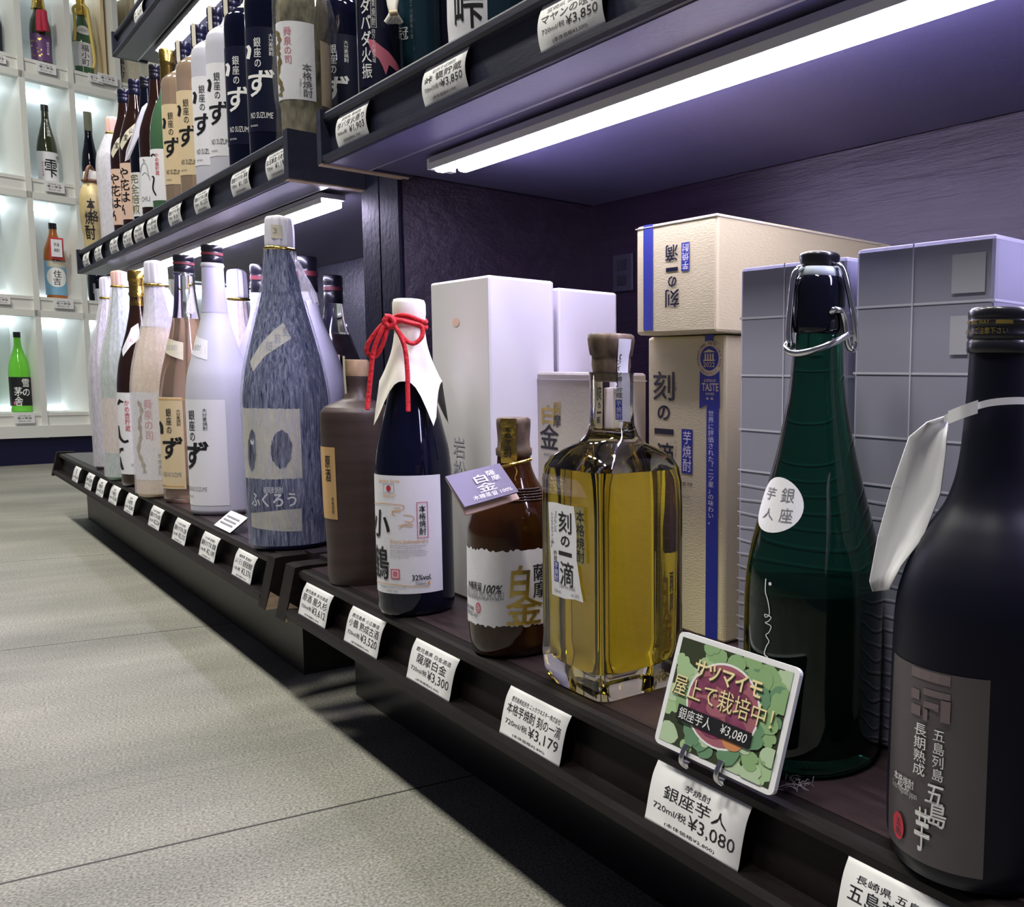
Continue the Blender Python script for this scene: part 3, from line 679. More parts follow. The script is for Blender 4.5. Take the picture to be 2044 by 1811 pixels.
screw_cap(t, X, Y, ZS+1.62, ZS+1.84, .072, 'cap_black', 'cap_red_print')
X, Y = top_at(611, 513, .86)
t, pr = std_bottle('sake_bottle', 'frosted bottle with black cap standing behind the blue wrapped bottle', X, Y, 'frosted_glass', .25)
screw_cap(t, X, Y, ZS+1.60, ZS+1.86, .074, 'cap_black', 'cap_red_print')
X, Y = top_at(664, 550, .80)
t, pr = std_bottle('sake_bottle', 'clear bottle of dark liquor at the right rear, above the brown ceramic bottle', X, Y, 'clear_glass', .235, 1.58, nr=.066)
zl = ZS+1.33
MB().lathe(X, Y, [(z, r-.02) for z, r in pr if z < zl], 'dark_liquid', 48).build('liquor', t)
screw_cap(t, X, Y, ZS+1.57, ZS+1.80, .073, 'cap_black', 'cap_red_print')
d = Decal(Cyl(X, Y, pr), .005); d.patch((664, 708, 679, 738), 'pink_label', u0=-.5); d.build('label', t)
# ---------------------------------------------------------------- near bay
NEAR = 'bottles on the near lower shelf'
X, Y = at_base(725, 1157)
t, pr, S = bottle('ceramic_bottle', 'round brown ceramic bottle with a wooden stopper and a narrow wood grain label', X, Y, [(1157, 66), (1100, 69), (1000, 73), (840, 75), (824, 74), (812, 66)], 'ceramic', ZS, NEAR, build=False)
z1 = z_at(X, Y, 812); zn = z_at(X, Y, 795); zk = z_at(X, Y, 751); rn = rpx(X, Y, 780, 23)
body = [(ZS, pr[0][1]*.95)]+pr+[(z_at(X, Y, 803), rn*1.9), (zn, rn*1.15), (zn+.05, rn), (zk-.03, rn), (zk-.02, rn*1.08), (zk, rn*1.08)]
MB().lathe(X, Y, body, 'ceramic', 64, lambda a, z: 1+.004*math.sin(z*46)).build('ceramic_body', t)
MB().lathe(X, Y, [(zk, rn*1.06), (zk+.012, rn*1.12), (z_at(X, Y, 722), rn*1.14), (z_at(X, Y, 718), rn*1.05)], 'cork', 36).build('stopper', t)
d = Decal(S, .004); d.patch((645, 893, 671, 1036), 'wood_label', u0=-2.0, u1=math.asin(-.62)); d.vert('原酒', (650, 908, 661, 962), 'ink', .02); d.vert('本格焼酎', (663, 992, 668, 1026), 'ink'); d.build('label', t)
b = MB(); sp = Cyl(X, Y, [(zn, rn), (zk, rn*1.1), (zk+.3, rn*1.15)]); P = []
for i in range(12):
    v = zn+.02+(z_at(X, Y, 720)-zn)*i/11
    for u in (-1.25, -.9): P.append(sp.pt(u, v, .004))
b.add(P, [(2*i, 2*i+1, 2*i+3, 2*i+2) for i in range(11)], 'cream_paper'); b.build('seal_strip', t)
# red cord bottle
X, Y = at_base(833, 1215)
t, pr, S = bottle('sake_bottle', 'navy black bottle with red cord bow tied over a white paper hood', X, Y, [(1215, 72), (1195, 75.5), (1060, 77), (946, 77), (900, 73), (850, 62), (800, 49), (740, 36), (680, 27), (620, 24)], 'navy_glass', ZS, NEAR, seg=64)
rc = rpx(X, Y, 620, 33)
zc0, zc1, zh = z_at(X, Y, 655), z_at(X, Y, 597), z_at(X, Y, 790)
def hood(a, z):
    return 1+.035*math.sin(a*5+.6)*max(0, min(1, (z-zh)/(zc0-zh)))+.02*math.sin(a*9)
MB().lathe(X, Y, [(zc0-.01, rc*.90), (zc0+.02, rc*.93), (zc1-.06, rc*1.01), (zc1-.02, rc), (zc1-.004, rc*.92), (zc1, rc*.7)], 'washi', 48, lambda a, z: 1+.018*math.sin(a*7)).build('paper_crown', t)
b = MB(); n = 48; P = []; a0 = math.atan2(-Y, -X)
for j in range(9):
    for i in range(n):
        a = 2*math.pi*i/n; k = j/8
        u = ((a-a0+math.pi) % (2*math.pi))-math.pi
        cor = abs(math.sin(2*(u-.55)))          # four corners of a square sheet
        L = .22+.20*(1-cor)**1.5
        z = zc0-L*k; r = (max(S.r(z)+.010, rc*.9)+.035*k*k)*(1+.02*math.sin(a*6)*k)
        P.append((X+r*math.cos(a), Y+r*math.sin(a), z))
b.add(P, [(j*n+i, j*n+(i+1) % n, (j+1)*n+(i+1) % n, (j+1)*n+i) for j in range(8) for i in range(n)], 'washi', True).build('paper_hood', t)
Sh = Cyl(X, Y, [(zc0-.45, S.r(zc0-.45)+.03), (zc0-.2, S.r(zc0-.2)+.02), (zc0, rc*.95), (zc1, rc)])
zk = z_at(X, Y, 648)
b = MB()
for dz in (0, .022): b.tube([(X+rc*1.0*math.cos(2*math.pi*i/40), Y+rc*1.0*math.sin(2*math.pi*i/40), zk+dz+.012*math.sin(4*math.pi*i/40)) for i in range(40)], .0095, 'red_cord', 8, True)
def cord(pts, offs, r=.0092):
    W = []
    for (x, y), o_ in zip(pts, offs): u, v = Sh.inv(x, y); W.append(Sh.pt(u, v, o_))
    b.tube(curve(W, 6), r, 'red_cord', 8)
def cordpx(pts, r=.0092):
    W = []
    for x, y, dd in pts:
        q = ray(x, y); q = q*((math.hypot(X, Y)-dd)/math.hypot(q.x, q.y)); W.append(q)
    b.tube(curve(W, 6), r, 'red_cord', 8)
cordpx([(775, 640, 0.097), (790, 655, 0.110), (808, 678, 0.116), (826, 686, 0.110), (842, 672, 0.104), (841, 652, 0.097), (820, 645, 0.097), (792, 638, 0.104), (775, 636, 0.097)])
cordpx([(775, 638, 0.097), (757, 655, 0.104), (736, 684, 0.097), (733, 704, 0.091), (748, 712, 0.091), (762, 692, 0.104), (771, 664, 0.110), (776, 640, 0.104)])
cordpx([(776, 640, 0.104), (762, 660, 0.116), (746, 700, 0.110), (740, 750, 0.110), (736, 790, 0.116), (733, 818, 0.128)])
cordpx([(780, 642, 0.104), (795, 662, 0.122), (808, 695, 0.128), (813, 740, 0.141), (814, 780, 0.153), (815, 822, 0.172)])
b.tube(curve([tuple(ray(x, y)*((math.hypot(X, Y)-.115)/math.hypot(ray(x, y).x, ray(x, y).y))) for x, y in ((768, 632), (780, 634), (786, 646), (776, 652), (768, 643), (772, 634))], 5), .012, 'red_cord', 8)
b.build('red_cord_bow', t)
d = Decal(Sh, .012); d.vert('いさみ', (763, 695, 771, 748), 'grey_ink'); d.build('hood_print', t)
d = Decal(S, .004); d.patch((745, 950, 881, 1186), 'white_label', u0=-1.9); d.lay()
d.text('Japanese Spirits', (757, 957, 798, 965), 'orange_ink'); d.frame((766, 966, 787, 984), 'grey_ink', .03); d.disc((772, 969, 781, 981), 'red_ink'); d.text('"SHOCHU"', (765, 986, 791, 993), 'orange_ink')
for q in ([(748, 1004), (800, 1008), (807, 1012), (802, 1018), (786, 1020), (784, 1026), (790, 1029)], [(786, 1014), (800, 1014)], [(806, 1028), (822, 1030), (826, 1036), (820, 1042), (808, 1040)], [(796, 1050), (812, 1046), (826, 1048)], [(798, 1056), (806, 1050), (824, 1052)], [(782, 1021), (800, 1022)]):
    d.stroke([p[:] for p in curve(q, 5)], 1.3, 'orange_ink')
d.frame((832, 1002, 854, 1074), 'pink_ink', .07); d.vert('本格焼酎', (836, 1008, 850, 1068), 'ink', .02)
d.text('小', (749, 1018, 779, 1073), 'ink', .035, .1, 3); d.text('鶴', (748, 1090, 777, 1154), 'ink', .03, 0, 3)
d.text('Kozuru Jyukuseikoshu', (780, 1077, 854, 1087), 'orange_ink')
for i, q in enumerate(('Rich and mellow taste come from blended', 'Kame ceramic pot aging shochu and', 'several characteristic shochu which is', '32% of alcohol with natural ground water.', 'Please enjoy rich flavor unusually made', 'for 32% high alcohol.')):
    d.text(q, (780, 1088+i*4.7, 780+74*len(q)/41, 1091.6+i*4.7), 'grey_ink', res=1)
d.box((781, 1136, 799, 1156), 'pink_ink'); d.frame((784, 1139, 796, 1153), 'white_ink', .12)
d.text('32%vol.', (823, 1147, 861, 1158), 'ink', .03); d.text('720ml', (829, 1161, 850, 1168), 'grey_ink', .02); d.box((853, 1160, 858, 1166), 'orange_ink')
d.stroke([(752, 1158), (790, 1167), (856, 1170)], 1.3, 'orange_ink'); d.text('KOMASA JYOZO CO.,LTD.', (763, 1171, 812, 1176), 'grey_ink'); d.text('SINCE 1883', (774, 1178, 795, 1182), 'grey_ink'); d.build('label', t)
# squat amber bottle with gold characters
X, Y = at_base(1032, 1290)
t, pr, S = bottle('shochu_bottle', 'squat amber bottle with gold brush characters and a purple grey neck tag', X, Y, [(1290, 85), (1265, 92), (1240, 95), (1060, 95), (1030, 90), (1000, 76), (970, 54), (950, 42), (925, 34), (905, 33)], 'amber_glass', ZS, NEAR, seg=64)
zz = lambda py: z_at(X, Y, py)
q = rpx(X, Y, 880, 1)
MB().lathe(X, Y, [(zz(912), q*31), (zz(908), q*36), (zz(896), q*36.5), (zz(892), q*33), (zz(878), q*32), (zz(846), q*34.5), (zz(837), q*34), (zz(833), q*29)], 'dark_cork', 40).build('stopper', t)
Sn = Cyl(X, Y, [(zz(1000), q*76), (zz(970), q*54), (zz(950), q*42), (zz(925), q*34), (zz(910), q*36.5), (zz(896), q*36.5), (zz(880), q*33), (zz(846), q*34.5), (zz(833), q*34)])
d = Decal(Sn, .006); d.patch((1002, 836, 1031, 925), 'gold_foil'); d.lay(.004); d.vert('本格芋焼酎', (1008, 852, 1022, 914), 'ink', .01); d.build('gold_strip', t)
b = MB()
for k in range(5):
    for i in range(26):
        u = -.25+i*.05+(k % 2)*.025; v = zz(972+k*5); q = Vector(Sn.pt(u, v, .003)); bm = bmesh.new(); bmesh.ops.create_icosphere(bm, subdivisions=1, radius=.005, matrix=Matrix.Translation(q)); b.bm(bm, 'amber_glass', True)
b.build('dimple_band', t)
d = Decal(S, .004); q = d.patch((932, 1100, 1079, 1252), 'white_label', u0=-1.75, u1=1.35, edge=.006); d.lay()
d.text('白', (1017, 1128, 1058, 1193), 'gold_ink', .05, .1, 3); d.text('金', (1011, 1187, 1082, 1246), 'gold_ink', .05, .05, 3); d.text('薩', (1064, 1125, 1090, 1158), 'ink', .03); d.text('摩', (1064, 1160, 1090, 1192), 'ink', .03)
d.text('木樽蒸留', (937, 1161, 962, 1177), 'ink', .03); d.text('100%', (965, 1168, 1004, 1186), 'ink', .03, .35); d.text('SHIROGANE IMO SHOCHU', (935, 1180, 1006, 1197), 'grey_ink'); d.text('Distilled by Shirogane Shuzo Co., Ltd.', (936, 1190, 998, 1201), 'grey_ink', res=1)
d.text('黄麹', (935, 1208, 947, 1216), 'ink'); d.disc((951, 1203, 961, 1224), 'red_ink', .2); d.text('印', (953, 1206, 959, 1221), 'red_ink'); d.text('芋仕込', (936, 1220, 955, 1229), 'ink', .01); d.build('label', t)
# neck tag on its gold cord, two leaves
def plane_at(px, py, dist): q = ray(px, py); return q*(dist/math.hypot(q.x, q.y))
def card(t, name, px4, dists, m, back=None, thick=.006, label=None):
    P = [plane_at(x, y, dd) for (x, y), dd in zip(px4, dists)]
    if len(P) == 4: P[2] = P[1]+P[3]-P[0]
    n = (P[1]-P[0]).cross(P[3]-P[0]).normalized()*thick
    if n.dot(P[0]) < 0: n = -n
    b = MB(); k = len(P)
    b.add(P, [tuple(range(k))], m); b.add([p+n for p in P], [tuple(range(k))[::-1]], back or m); b.add(P+[p+n for p in P], [(i, (i+1) % k, k+(i+1) % k, k+i) for i in range(k)], back or m)
    return b.build(name, t, label), P
D0 = math.hypot(X, Y)
card(t, 'neck_tag', [(890, 953), (997, 926), (1033, 988), (931, 1028)], [D0-.36, D0-.20, D0-.31, D0-.45], 'pink_label')
cd, P = card(t, 'neck_tag', [(889, 951), (997, 925), (1034, 985), (928, 1012)], [D0-.39, D0-.23, D0-.34, D0-.48], 'tag_purple')
sf = Pl(P[0], P[1]-P[0], (P[1]-P[0]).cross((P[3]-P[0]).cross(P[1]-P[0])))
if sf.n.dot(Vector((-X, -Y, 0))) < 0: sf = Pl(P[0], P[1]-P[0], -(P[1]-P[0]).cross((P[1]-P[0]).cross(P[3]-P[0])))
def on_card(d, P, txt, c, m, w, h, bold=.02, vert=False):
    """lettering laid out in the card's own axes: c = centre as fractions"""
    V, Fc = glyph(txt, bold); xs = [p[0] for p in V]; ys = [p[1] for p in V]; e1 = P[1]-P[0]; e2 = P[3]-P[0]; nn = e1.cross(e2).normalized()
    if nn.dot(P[0]) > 0: nn = -nn
    d.add([P[0]+e1*(c[0]+w*((x-min(xs))/(max(xs)-min(xs))-.5))+e2*(c[1]-h*((y-min(ys))/(max(ys)-min(ys))-.5))+nn*.004 for x, y in V], Fc, m)
b = MB(); on_card(b, P, '白', (.50, .34), 'white_ink', .22, .26); on_card(b, P, '金', (.52, .62), 'white_ink', .34, .26); on_card(b, P, '薩', (.72, .24), 'white_ink', .16, .16); on_card(b, P, '摩', (.76, .42), 'white_ink', .16, .16); on_card(b, P, '木樽蒸留 100%', (.55, .86), 'white_ink', .72, .14); b.build('tag_print', cd)
b = MB(); W = [plane_at(x, y, D0-dd) for x, y, dd in ((988, 932, .22), (1000, 932, .20), (1020, 928, .16), (1045, 922, .14), (1060, 917, .12))]; b.tube(curve(W, 5), .006, 'gold_foil', 6); b.build('gold_cord', t)
# ---------------------------------------------------------------- gift boxes on the near shelf
def carton(name, label, lo, hi, m, group='gift boxes on the near lower shelf', bev=.012, cat='gift box'):
    """folded carton standing square to the shelf; returns thing and its two visible faces"""
    t = thing(name, label, cat, ((lo[0]+hi[0])/2, (lo[1]+hi[1])/2, lo[2]), group)
    MB().box(lo, hi, m, bev).build('carton', t)
    front = Pl((lo[0], hi[1], lo[2]), (0, -1, 0), (0, 0, 1))        # towards the aisle
    side = Pl((lo[0], lo[1], lo[2]), (1, 0, 0), (0, 0, 1))          # towards the lens
    return t, front, side
def fold(t, z, lo, hi, m='box_line', w=.004):
    MB().box((lo[0]-.002, lo[1]-.002, z-w), (hi[0], hi[1], z), m).build('lid_seam', t)
# tall white box, then its neighbour
x = 1.80; a = onx(858, 565, x); b_ = onx(973, 549, x); top = (a.z+b_.z)/2
e = ony(1106, 570, b_.y)
t, f, s_ = carton('gift_box', 'tall white glossy gift box behind the bottle with the red cord', (x, b_.y, ZS), (e.x, a.y, top), 'box_white')
d = Decal(f); d.disc((904, 635, 917, 652), 'pink_label'); d.build('seal_dot', t); d = Decal(f); d.vert('岩松', (905, 870, 930, 960), 'box_grey_light'); d.build('print', t)
x2 = e.x+.03; c1 = ony(1107, 570, b_.y+.02); c2 = ony(1232, 588, b_.y+.02)
t, f, s_ = carton('gift_box', 'white pearl gift box standing to the right of the tall white box', (x2, b_.y+.02, ZS), (min(3.1, c2.x), a.y, (c1.z+c2.z)/2), 'box_pearl')
# cream box with black and gold characters
x = 2.02; a = onx(1068, 742, x); b_ = onx(1192, 742, x); e = ony(1291, 742, b_.y)
t, f, s_ = carton('gift_box', 'cream gift box with black and gold characters behind the square yellow bottle', (x, b_.y, ZS), (e.x, a.y, a.z), 'box_cream')
d = Decal(f); d.text('白', (1082, 808, 1108, 848), 'gold_ink', .05); d.text('金', (1079, 848, 1115, 896), 'ink', .05); d.text('薩', (1105, 802, 1120, 826), 'gold_ink', .03); d.text('摩', (1105, 828, 1120, 852), 'ink', .03); d.text('栗黄金', (1086, 905, 1103, 911), 'grey_ink'); d.build('print', t)
fold(t, a.z-.03, (x, b_.y), (e.x, a.y), 'box_pearl')
# standing beige box
x = 2.20; a = onx(1293, 672, x); b_ = onx(1449, 669, x); zt = (a.z+b_.z)/2
t, f, s_ = carton('gift_box', 'standing beige gift box with navy award ribbon and black brush characters', (x, b_.y, ZS), (x+.46, a.y, zt), 'box_beige')
d = Decal(f)
d.text('刻', (1305, 742, 1346, 799), 'navy', .035, 0, 3); d.text('の', (1313, 809, 1338, 839), 'navy', .05, 0, 3); d.text('一', (1307, 856, 1345, 867), 'navy', .03); d.text('滴', (1312, 884, 1345, 940), 'navy', .035, 0, 3)
d.vert('とき', (1347, 762, 1352, 782), 'ink'); d.vert('いってき', (1347, 878, 1352, 914), 'ink')
d.box((1361, 857, 1383, 946), 'blue_ink'); d.vert('芋焼酎', (1363, 860, 1381, 943), 'white_ink', .01)
d.text('ワイン樽】貯蔵', (1348, 962, 1383, 970), 'ink'); d.text('ATSUKASA', (1348, 988, 1379, 994), 'grey_ink'); d.text('ml', (1349, 1014, 1357, 1020), 'ink')
d.box((1408, 668, 1425, 690), 'blue_ink'); d.box((1410, 800, 1434, 1275), 'blue_ink')
d.vert('世界に評価された', (1414, 819, 1426, 923), 'white_ink', .01); d.vert('「二ツ星」の味わい。', (1414, 923, 1426, 1048), 'white_ink', .01)
d.poly([(1398, 740), (1437, 740), (1438, 816), (1420, 803), (1397, 816)], 'blue_ink')
d.text('SUPERIOR', (1406, 757, 1430, 763), 'seal_gold', .01); d.text('TASTE', (1402, 765, 1435, 781), 'seal_gold', .03); d.text('AWARD', (1409, 784, 1427, 789), 'seal_gold', .01); d.text('★★', (1409, 792, 1426, 799), 'seal_gold')
d.disc((1391, 680, 1444, 751), 'seal_gold'); d.disc((1399, 691, 1436, 740), 'blue_ink'); d.lay()
u, v, u2, v2 = d.rect((1391, 680, 1444, 751)); cu, cv, rr = (u+u2)/2, (v+v2)/2, (u2-u)/2
for s0, txt, a0, da in ((1, 'INTERNATIONAL TASTE INSTITUTE', 218, -8.9), (-1, 'BRUSSELS', 232, 10.8)):
    for i, ch in enumerate(txt):
        V, Fc = glyph(ch, .01)
        if not V: continue
        th = math.radians(a0+da*i); k = rr*.19; q = th-math.pi/2 if s0 > 0 else th+math.pi/2
        px_, py_ = cu+rr*.86*math.cos(th), cv+(v2-v)/2*.86*math.sin(th)
        d.mb.add([f.pt(px_+((X_-.3)*math.cos(q)-(Y_-.35)*math.sin(q))*k, py_+((X_-.3)*math.sin(q)+(Y_-.35)*math.cos(q))*k, d.off+.0012) for X_, Y_ in V], Fc, 'navy')
for i in range(4): d.box((1408+i*5.2, 706, 1411+i*5.2, 718), 'seal_gold')
d.poly([(1405, 704), (1417, 697), (1430, 703)], 'seal_gold'); d.box((1406, 718, 1429, 721), 'seal_gold'); d.text('2022', (1406, 723, 1429, 733), 'seal_gold', .02)
d.build('print', t)
# beige box lying on top, upside down
x = 2.13; a = onx(1270, 452, x); b_ = onx(1431, 425, x); zb = zt+.004; zt2 = (a.z+b_.z)/2
t, f, s_ = carton('gift_box', 'beige gift box with a navy stripe lying on top of the standing beige box', (x, b_.y, zb), (min(3.12, x+.98), a.y, zt2), 'box_beige')
d = Decal(f)
d.box((1285, 449, 1304, 660), 'blue_ink')
d.text('滴', (1329, 489, 1354, 522), 'navy', .035, flip=True); d.text('一', (1330, 534, 1354, 542), 'navy', .03, flip=True); d.text('の', (1334, 551, 1351, 573), 'navy', .05, flip=True); d.text('刻', (1329, 578, 1356, 614), 'navy', .035, flip=True)
d.box((1361, 484, 1377, 541), 'blue_ink'); d.vert('芋焼酎', (1362, 486, 1376, 539), 'white_ink', .01, flip=True)
d.build('print', t)
MB().box((x-.003, b_.y-.003, zt2-.012), (x+.9, a.y+.002, zt2-.009), 'box_cream').build('lid_seam', t)
# grey patterned boxes
def grey_box(label, x, p0, p1, pz, dx):
    a = onx(*p0, x); b_ = onx(*p1, x); zt = pz
    t, f, s_ = carton('patterned_box', label, (x, b_.y, ZS), (x+dx, a.y, zt), 'box_grey', 'grey patterned boxes')
    W = a.y-b_.y; H = zt-ZS
    for srf, w, nm in ((f, W, 'front_pattern'), (s_, dx, 'side_pattern')):
        d = Decal(srf, .002, px=False)
        def hl(fr, th=.003, u0=0, u1=1): d.box((w*u0, H*fr-th, w*u1, H*fr+th), 'box_line')
        for fr in (.885, .755, .63, .535): hl(fr)
        d.box((w*.44, H*.535, w*.44+.005, H), 'box_line')
        v = .535; k = .034
        while v > .03:
            v -= k; k = max(.026, k*.985)
            pts = [(w*i/24, H*(v+.0035*math.sin(i*.55+v*90)*(1-v*1.6))) for i in range(25)]
            d.stroke(pts, .004, 'box_line')
        for u, v0 in ((.72, .90), (.72, .79), (.86, .79)):
            d.box((w*u, H*v0, w*(u+(.22 if v0 > .85 else .12)), H*(v0+.07)), 'box_grey_light')
        d.build(nm, t)
    return t
z_g = .343
grey_box('grey grid and wave patterned box standing right of the beige boxes', 1.90, (1478, 536), (1692, 510), z_g, .44)
grey_box('larger grey grid and wave patterned box behind the black bottle', 1.885, (1709, 506), (1990, 475), z_g+.012, .44)
t, f, s_ = carton('gift_box', 'pale lilac box cut off by the right edge, behind the black bottle neck', (1.86, .35, ZS), (2.3, onx(2029, 700, 1.86).y, onx(2036, 617, 1.86).z), 'box_pearl')
a = onx(853, 699, 2.6)
t, f, s_ = carton('gift_box', 'small brown box edge showing between the red corded bottle and white box', (2.6, a.y-.5, ZS), (2.95, onx(846, 700, 2.6).y, a.z), 'brown_box')
# ---------------------------------------------------------------- square yellow bottle
fc = onz(1211, 1417, ZS); lc = onz(1088, 1357, ZS); x0, y0, y1 = fc.x, fc.y+.03, lc.y+.03; x1 = x0+.33; bx, by = (x0+x1)/2, (y0+y1)/2
t = thing('square_bottle', 'square clear bottle of golden liquor with a speckled stopper', 'bottle', (bx, by, ZS), NEAR)
hx, hy = (x1-x0)/2, (y1-y0)/2; zz = lambda py: z_at(bx, by, py)
def sq(k, r, n=10):
    """rounded square ring: k scales the half sizes, r the corner share"""
    P = []
    for q in range(4):
        cx, cy = ((1, 1), (-1, 1), (-1, -1), (1, -1))[q]
        for i in range(n):
            a = math.pi/2*(q+i/(n-1)); P.append((cx*(1-r)+r*math.cos(a), cy*(1-r)+r*math.sin(a)))
    return [(bx+p[0]*hx*k, by+p[1]*hy*k) for p in P]
def sqlathe(secs, m, name, par, cap=True):
    V = []; Fc = []; n = 40
    for z, k, r in secs: V += [(p[0], p[1], z) for p in sq(k, r)]
    for j in range(len(secs)-1):
        for i in range(n): Fc.append((j*n+i, j*n+(i+1) % n, (j+1)*n+(i+1) % n, (j+1)*n+i))
    if secs[0][0] > secs[-1][0]: Fc = [q[::-1] for q in Fc]
    b = MB().add(V, Fc, m, True)
    L = len(secs)-1
    lo, hi = (0, L) if secs[0][0] < secs[-1][0] else (L, 0)
    b.add([V[lo*n+i] for i in range(n)], [tuple(range(n))[::-1]], m, True); b.add([V[hi*n+i] for i in range(n)], [tuple(range(n))], m, True)
    return b.build(name, par)
zs = zz(915); kn = rpx(bx, by, 830, 42)/hx
sqlathe([(ZS, .90, .3), (ZS+.015, .95, .25), (ZS+.05, .99, .2), (ZS+.10, 1, .17), (ZS+.16, .985, .18), (zs-.16, .985, .19), (zs-.07, .985, .22), (zs-.025, .965, .28), (zs+.005, .90, .36), (zs+.03, .76, .52), (zs+.05, .58, .75), (zs+.075, kn*1.22, .95), (zs+.11, kn*1.05, 1), (zs+.17, kn, 1), (zz(750), kn, 1), (zz(744), kn*1.04, 1)], 'gold_bottle_glass', 'glass_body', t)
zq = zz(935)
sqlathe([(ZS+.075, .66, .45), (ZS+.09, .80, .3), (ZS+.13, .86, .22), (zq-.14, .89, .22), (zq-.03, .89, .28), (zq, .86, .34)], 'gold_liquid', 'liquor', t)
rk = rpx(bx, by, 720, 42)
b = MB().lathe(bx, by, [(zz(744), rk*.88), (zz(730), rk*.94), (zz(716), rk*.93), (zz(712), rk*.93), (zz(709), rk*1.02), (zz(680), rk*1.13), (zz(670), rk*1.10), (zz(667), rk*.98)], 'dark_cork', 36); b.build('stopper', t)
MB().lathe(bx, by, [(zz(760), rk*.86), (zz(745), rk*.92)], 'dark_cork', 36).build('stopper_plug', t)
f = Pl((x0, y1, ZS), (0, -1, 0), (0, 0, 1)); d = Decal(f, .006)
d.poly([(1096, 1002), (1110, 1003), (1128, 1008), (1147, 1011), (1152, 1060), (1153, 1120), (1160, 1170), (1166, 1203), (1150, 1197), (1128, 1195), (1104, 1186), (1102, 1130), (1099, 1070)], 'white_label'); d.lay()
d.text('刻', (1117, 1022, 1142, 1064), 'ink', .035, 0, 3); d.text('の', (1121, 1070, 1139, 1092), 'ink', .05); d.text('一', (1117, 1102, 1143, 1110), 'ink', .03); d.text('滴', (1120, 1122, 1146, 1170), 'ink', .035, 0, 3)
d.vert('【フランス', (1107, 1020, 1113, 1062), 'ink'); d.vert('シャルドネワイン樽】', (1101, 1022, 1107, 1092), 'ink'); d.vert('貯蔵', (1107, 1098, 1114, 1120), 'ink'); d.box((1108, 1121, 1117, 1160), 'blue_ink'); d.vert('芋焼酎', (1109, 1122, 1116, 1159), 'white_ink')
d.text('Toki no Itteki', (1118, 1167, 1150, 1176), 'grey_ink', 0, .2); d.text('720ml', (1108, 1176, 1121, 1182), 'grey_ink'); d.text('alc.33%', (1142, 1186, 1158, 1193), 'grey_ink'); d.build('label', t)
d = Decal(f, .008); d.poly([(1149, 1011), (1167, 1013), (1173, 1126), (1157, 1129)], 'olive_paper'); d.lay(); d.vert('本格焼酎', (1152, 1018, 1169, 1124), 'ink', .01); d.build('side_label', t)
Sn = Cyl(bx, by, [(zz(850), rpx(bx, by, 830, 42)), (zz(750), rpx(bx, by, 830, 42)), (zz(744), rk*.92), (zz(712), rk*.95), (zz(709), rk*1.02), (zz(680), rk*1.13), (zz(667), rk*1.1)])
d = Decal(Sn, .007); d.patch((1222, 676, 1244, 843), 'white_label', u0=.30, u1=.95); d.lay()
d.vert('【ワイン樽】貯蔵', (1228, 707, 1241, 795), 'ink', .01); d.box((1228, 798, 1240, 838), 'blue_ink'); d.vert('芋焼酎', (1229, 799, 1239, 837), 'white_ink'); d.build('seal_strip', t)
d = Decal(Sn, .006); d.poly([(1160, 693), (1164, 693), (1164, 703), (1167, 703), (1162.5, 710), (1158, 703), (1160, 703)], 'white_ink'); d.poly([(1165, 735), (1169, 735), (1169, 741), (1172, 741), (1167, 747), (1163, 741), (1165, 741)], 'white_ink'); d.build('film_print', t)
# ---------------------------------------------------------------- green swing top bottle
X, Y = at_base(1618, 1502)
t, pr, S = bottle('swing_top_bottle', 'large dark green swing top bottle with a round white sticker', X, Y, [(1500, 130), (1478, 137), (1200, 139), (1150, 137), (1090, 128), (1030, 113), (960, 94), (900, 79), (840, 67), (790, 58), (740, 53), (690, 50), (662, 48)], 'green_black_glass', ZS, NEAR, seg=72)
zz = lambda py: z_at(X, Y, py); q = rpx(X, Y, 620, 1)
lq = [(z, r-.022) for z, r in pr if ZS+.05 < z < zz(1165)]; MB().lathe(X, Y, [(ZS+.045, lq[0][1]*.93)]+lq, 'black_glass', 48).build('liquor', t)
MB().lathe(X, Y, [(zz(668), q*47), (zz(664), q*53), (zz(655), q*54), (zz(575), q*53), (zz(560), q*49), (zz(554), q*45)], 'black_glass', 48).build('mouth', t)
MB().lathe(X, Y, [(zz(556), q*42), (zz(552), q*45), (zz(540), q*42), (zz(535), q*38)], 'gasket', 48).build('gasket', t)
MB().lathe(X, Y, [(zz(538), q*36), (zz(530), q*38), (zz(514), q*41), (zz(509), q*40), (zz(506), q*35)], 'cap_black', 48).build('stopper', t)
b = MB(); rv = Vector((.705, -.709, 0)).normalized(); cv = Vector((-X, -Y, 0)).normalized()
def wire(pts, r=.0075):
    b.tube(curve([Vector((X, Y, zz(py)))+rv*(q*dx)+cv*(q*dc) for dx, dc, py in pts], 7), r*1.15, 'chrome', 8)
wire([(-30, 20, 536), (-42, 30, 543), (-50, 34, 560), (-55, 34, 610), (-58, 30, 660), (-56, 28, 690), (-50, 20, 692)])
wire([(30, 22, 534), (40, 28, 534), (50, 34, 552), (62, 36, 600), (70, 36, 640), (73, 34, 668), (71, 30, 684), (62, 28, 672)])
wire([(24, 46, 626), (30, 50, 622), (44, 44, 624), (51, 38, 640), (56, 36, 668), (60, 34, 690), (68, 32, 698), (74, 32, 690), (72, 32, 682)])
wire([(-54, 8, 630), (-58, 12, 640), (-59, 18, 665), (-57, 24, 682)])
wire([(-56, 22, 684), (-62, 36, 694), (-58, 48, 704), (-40, 58, 708), (-10, 66, 702), (25, 62, 688), (50, 46, 674), (62, 32, 668)], .008)
b.build('wire_bail', t)
MB().lathe(X, Y, [(zz(640), 0.001), (zz(639), .0012)], 'chrome', 8).build('pin', t) if False else None
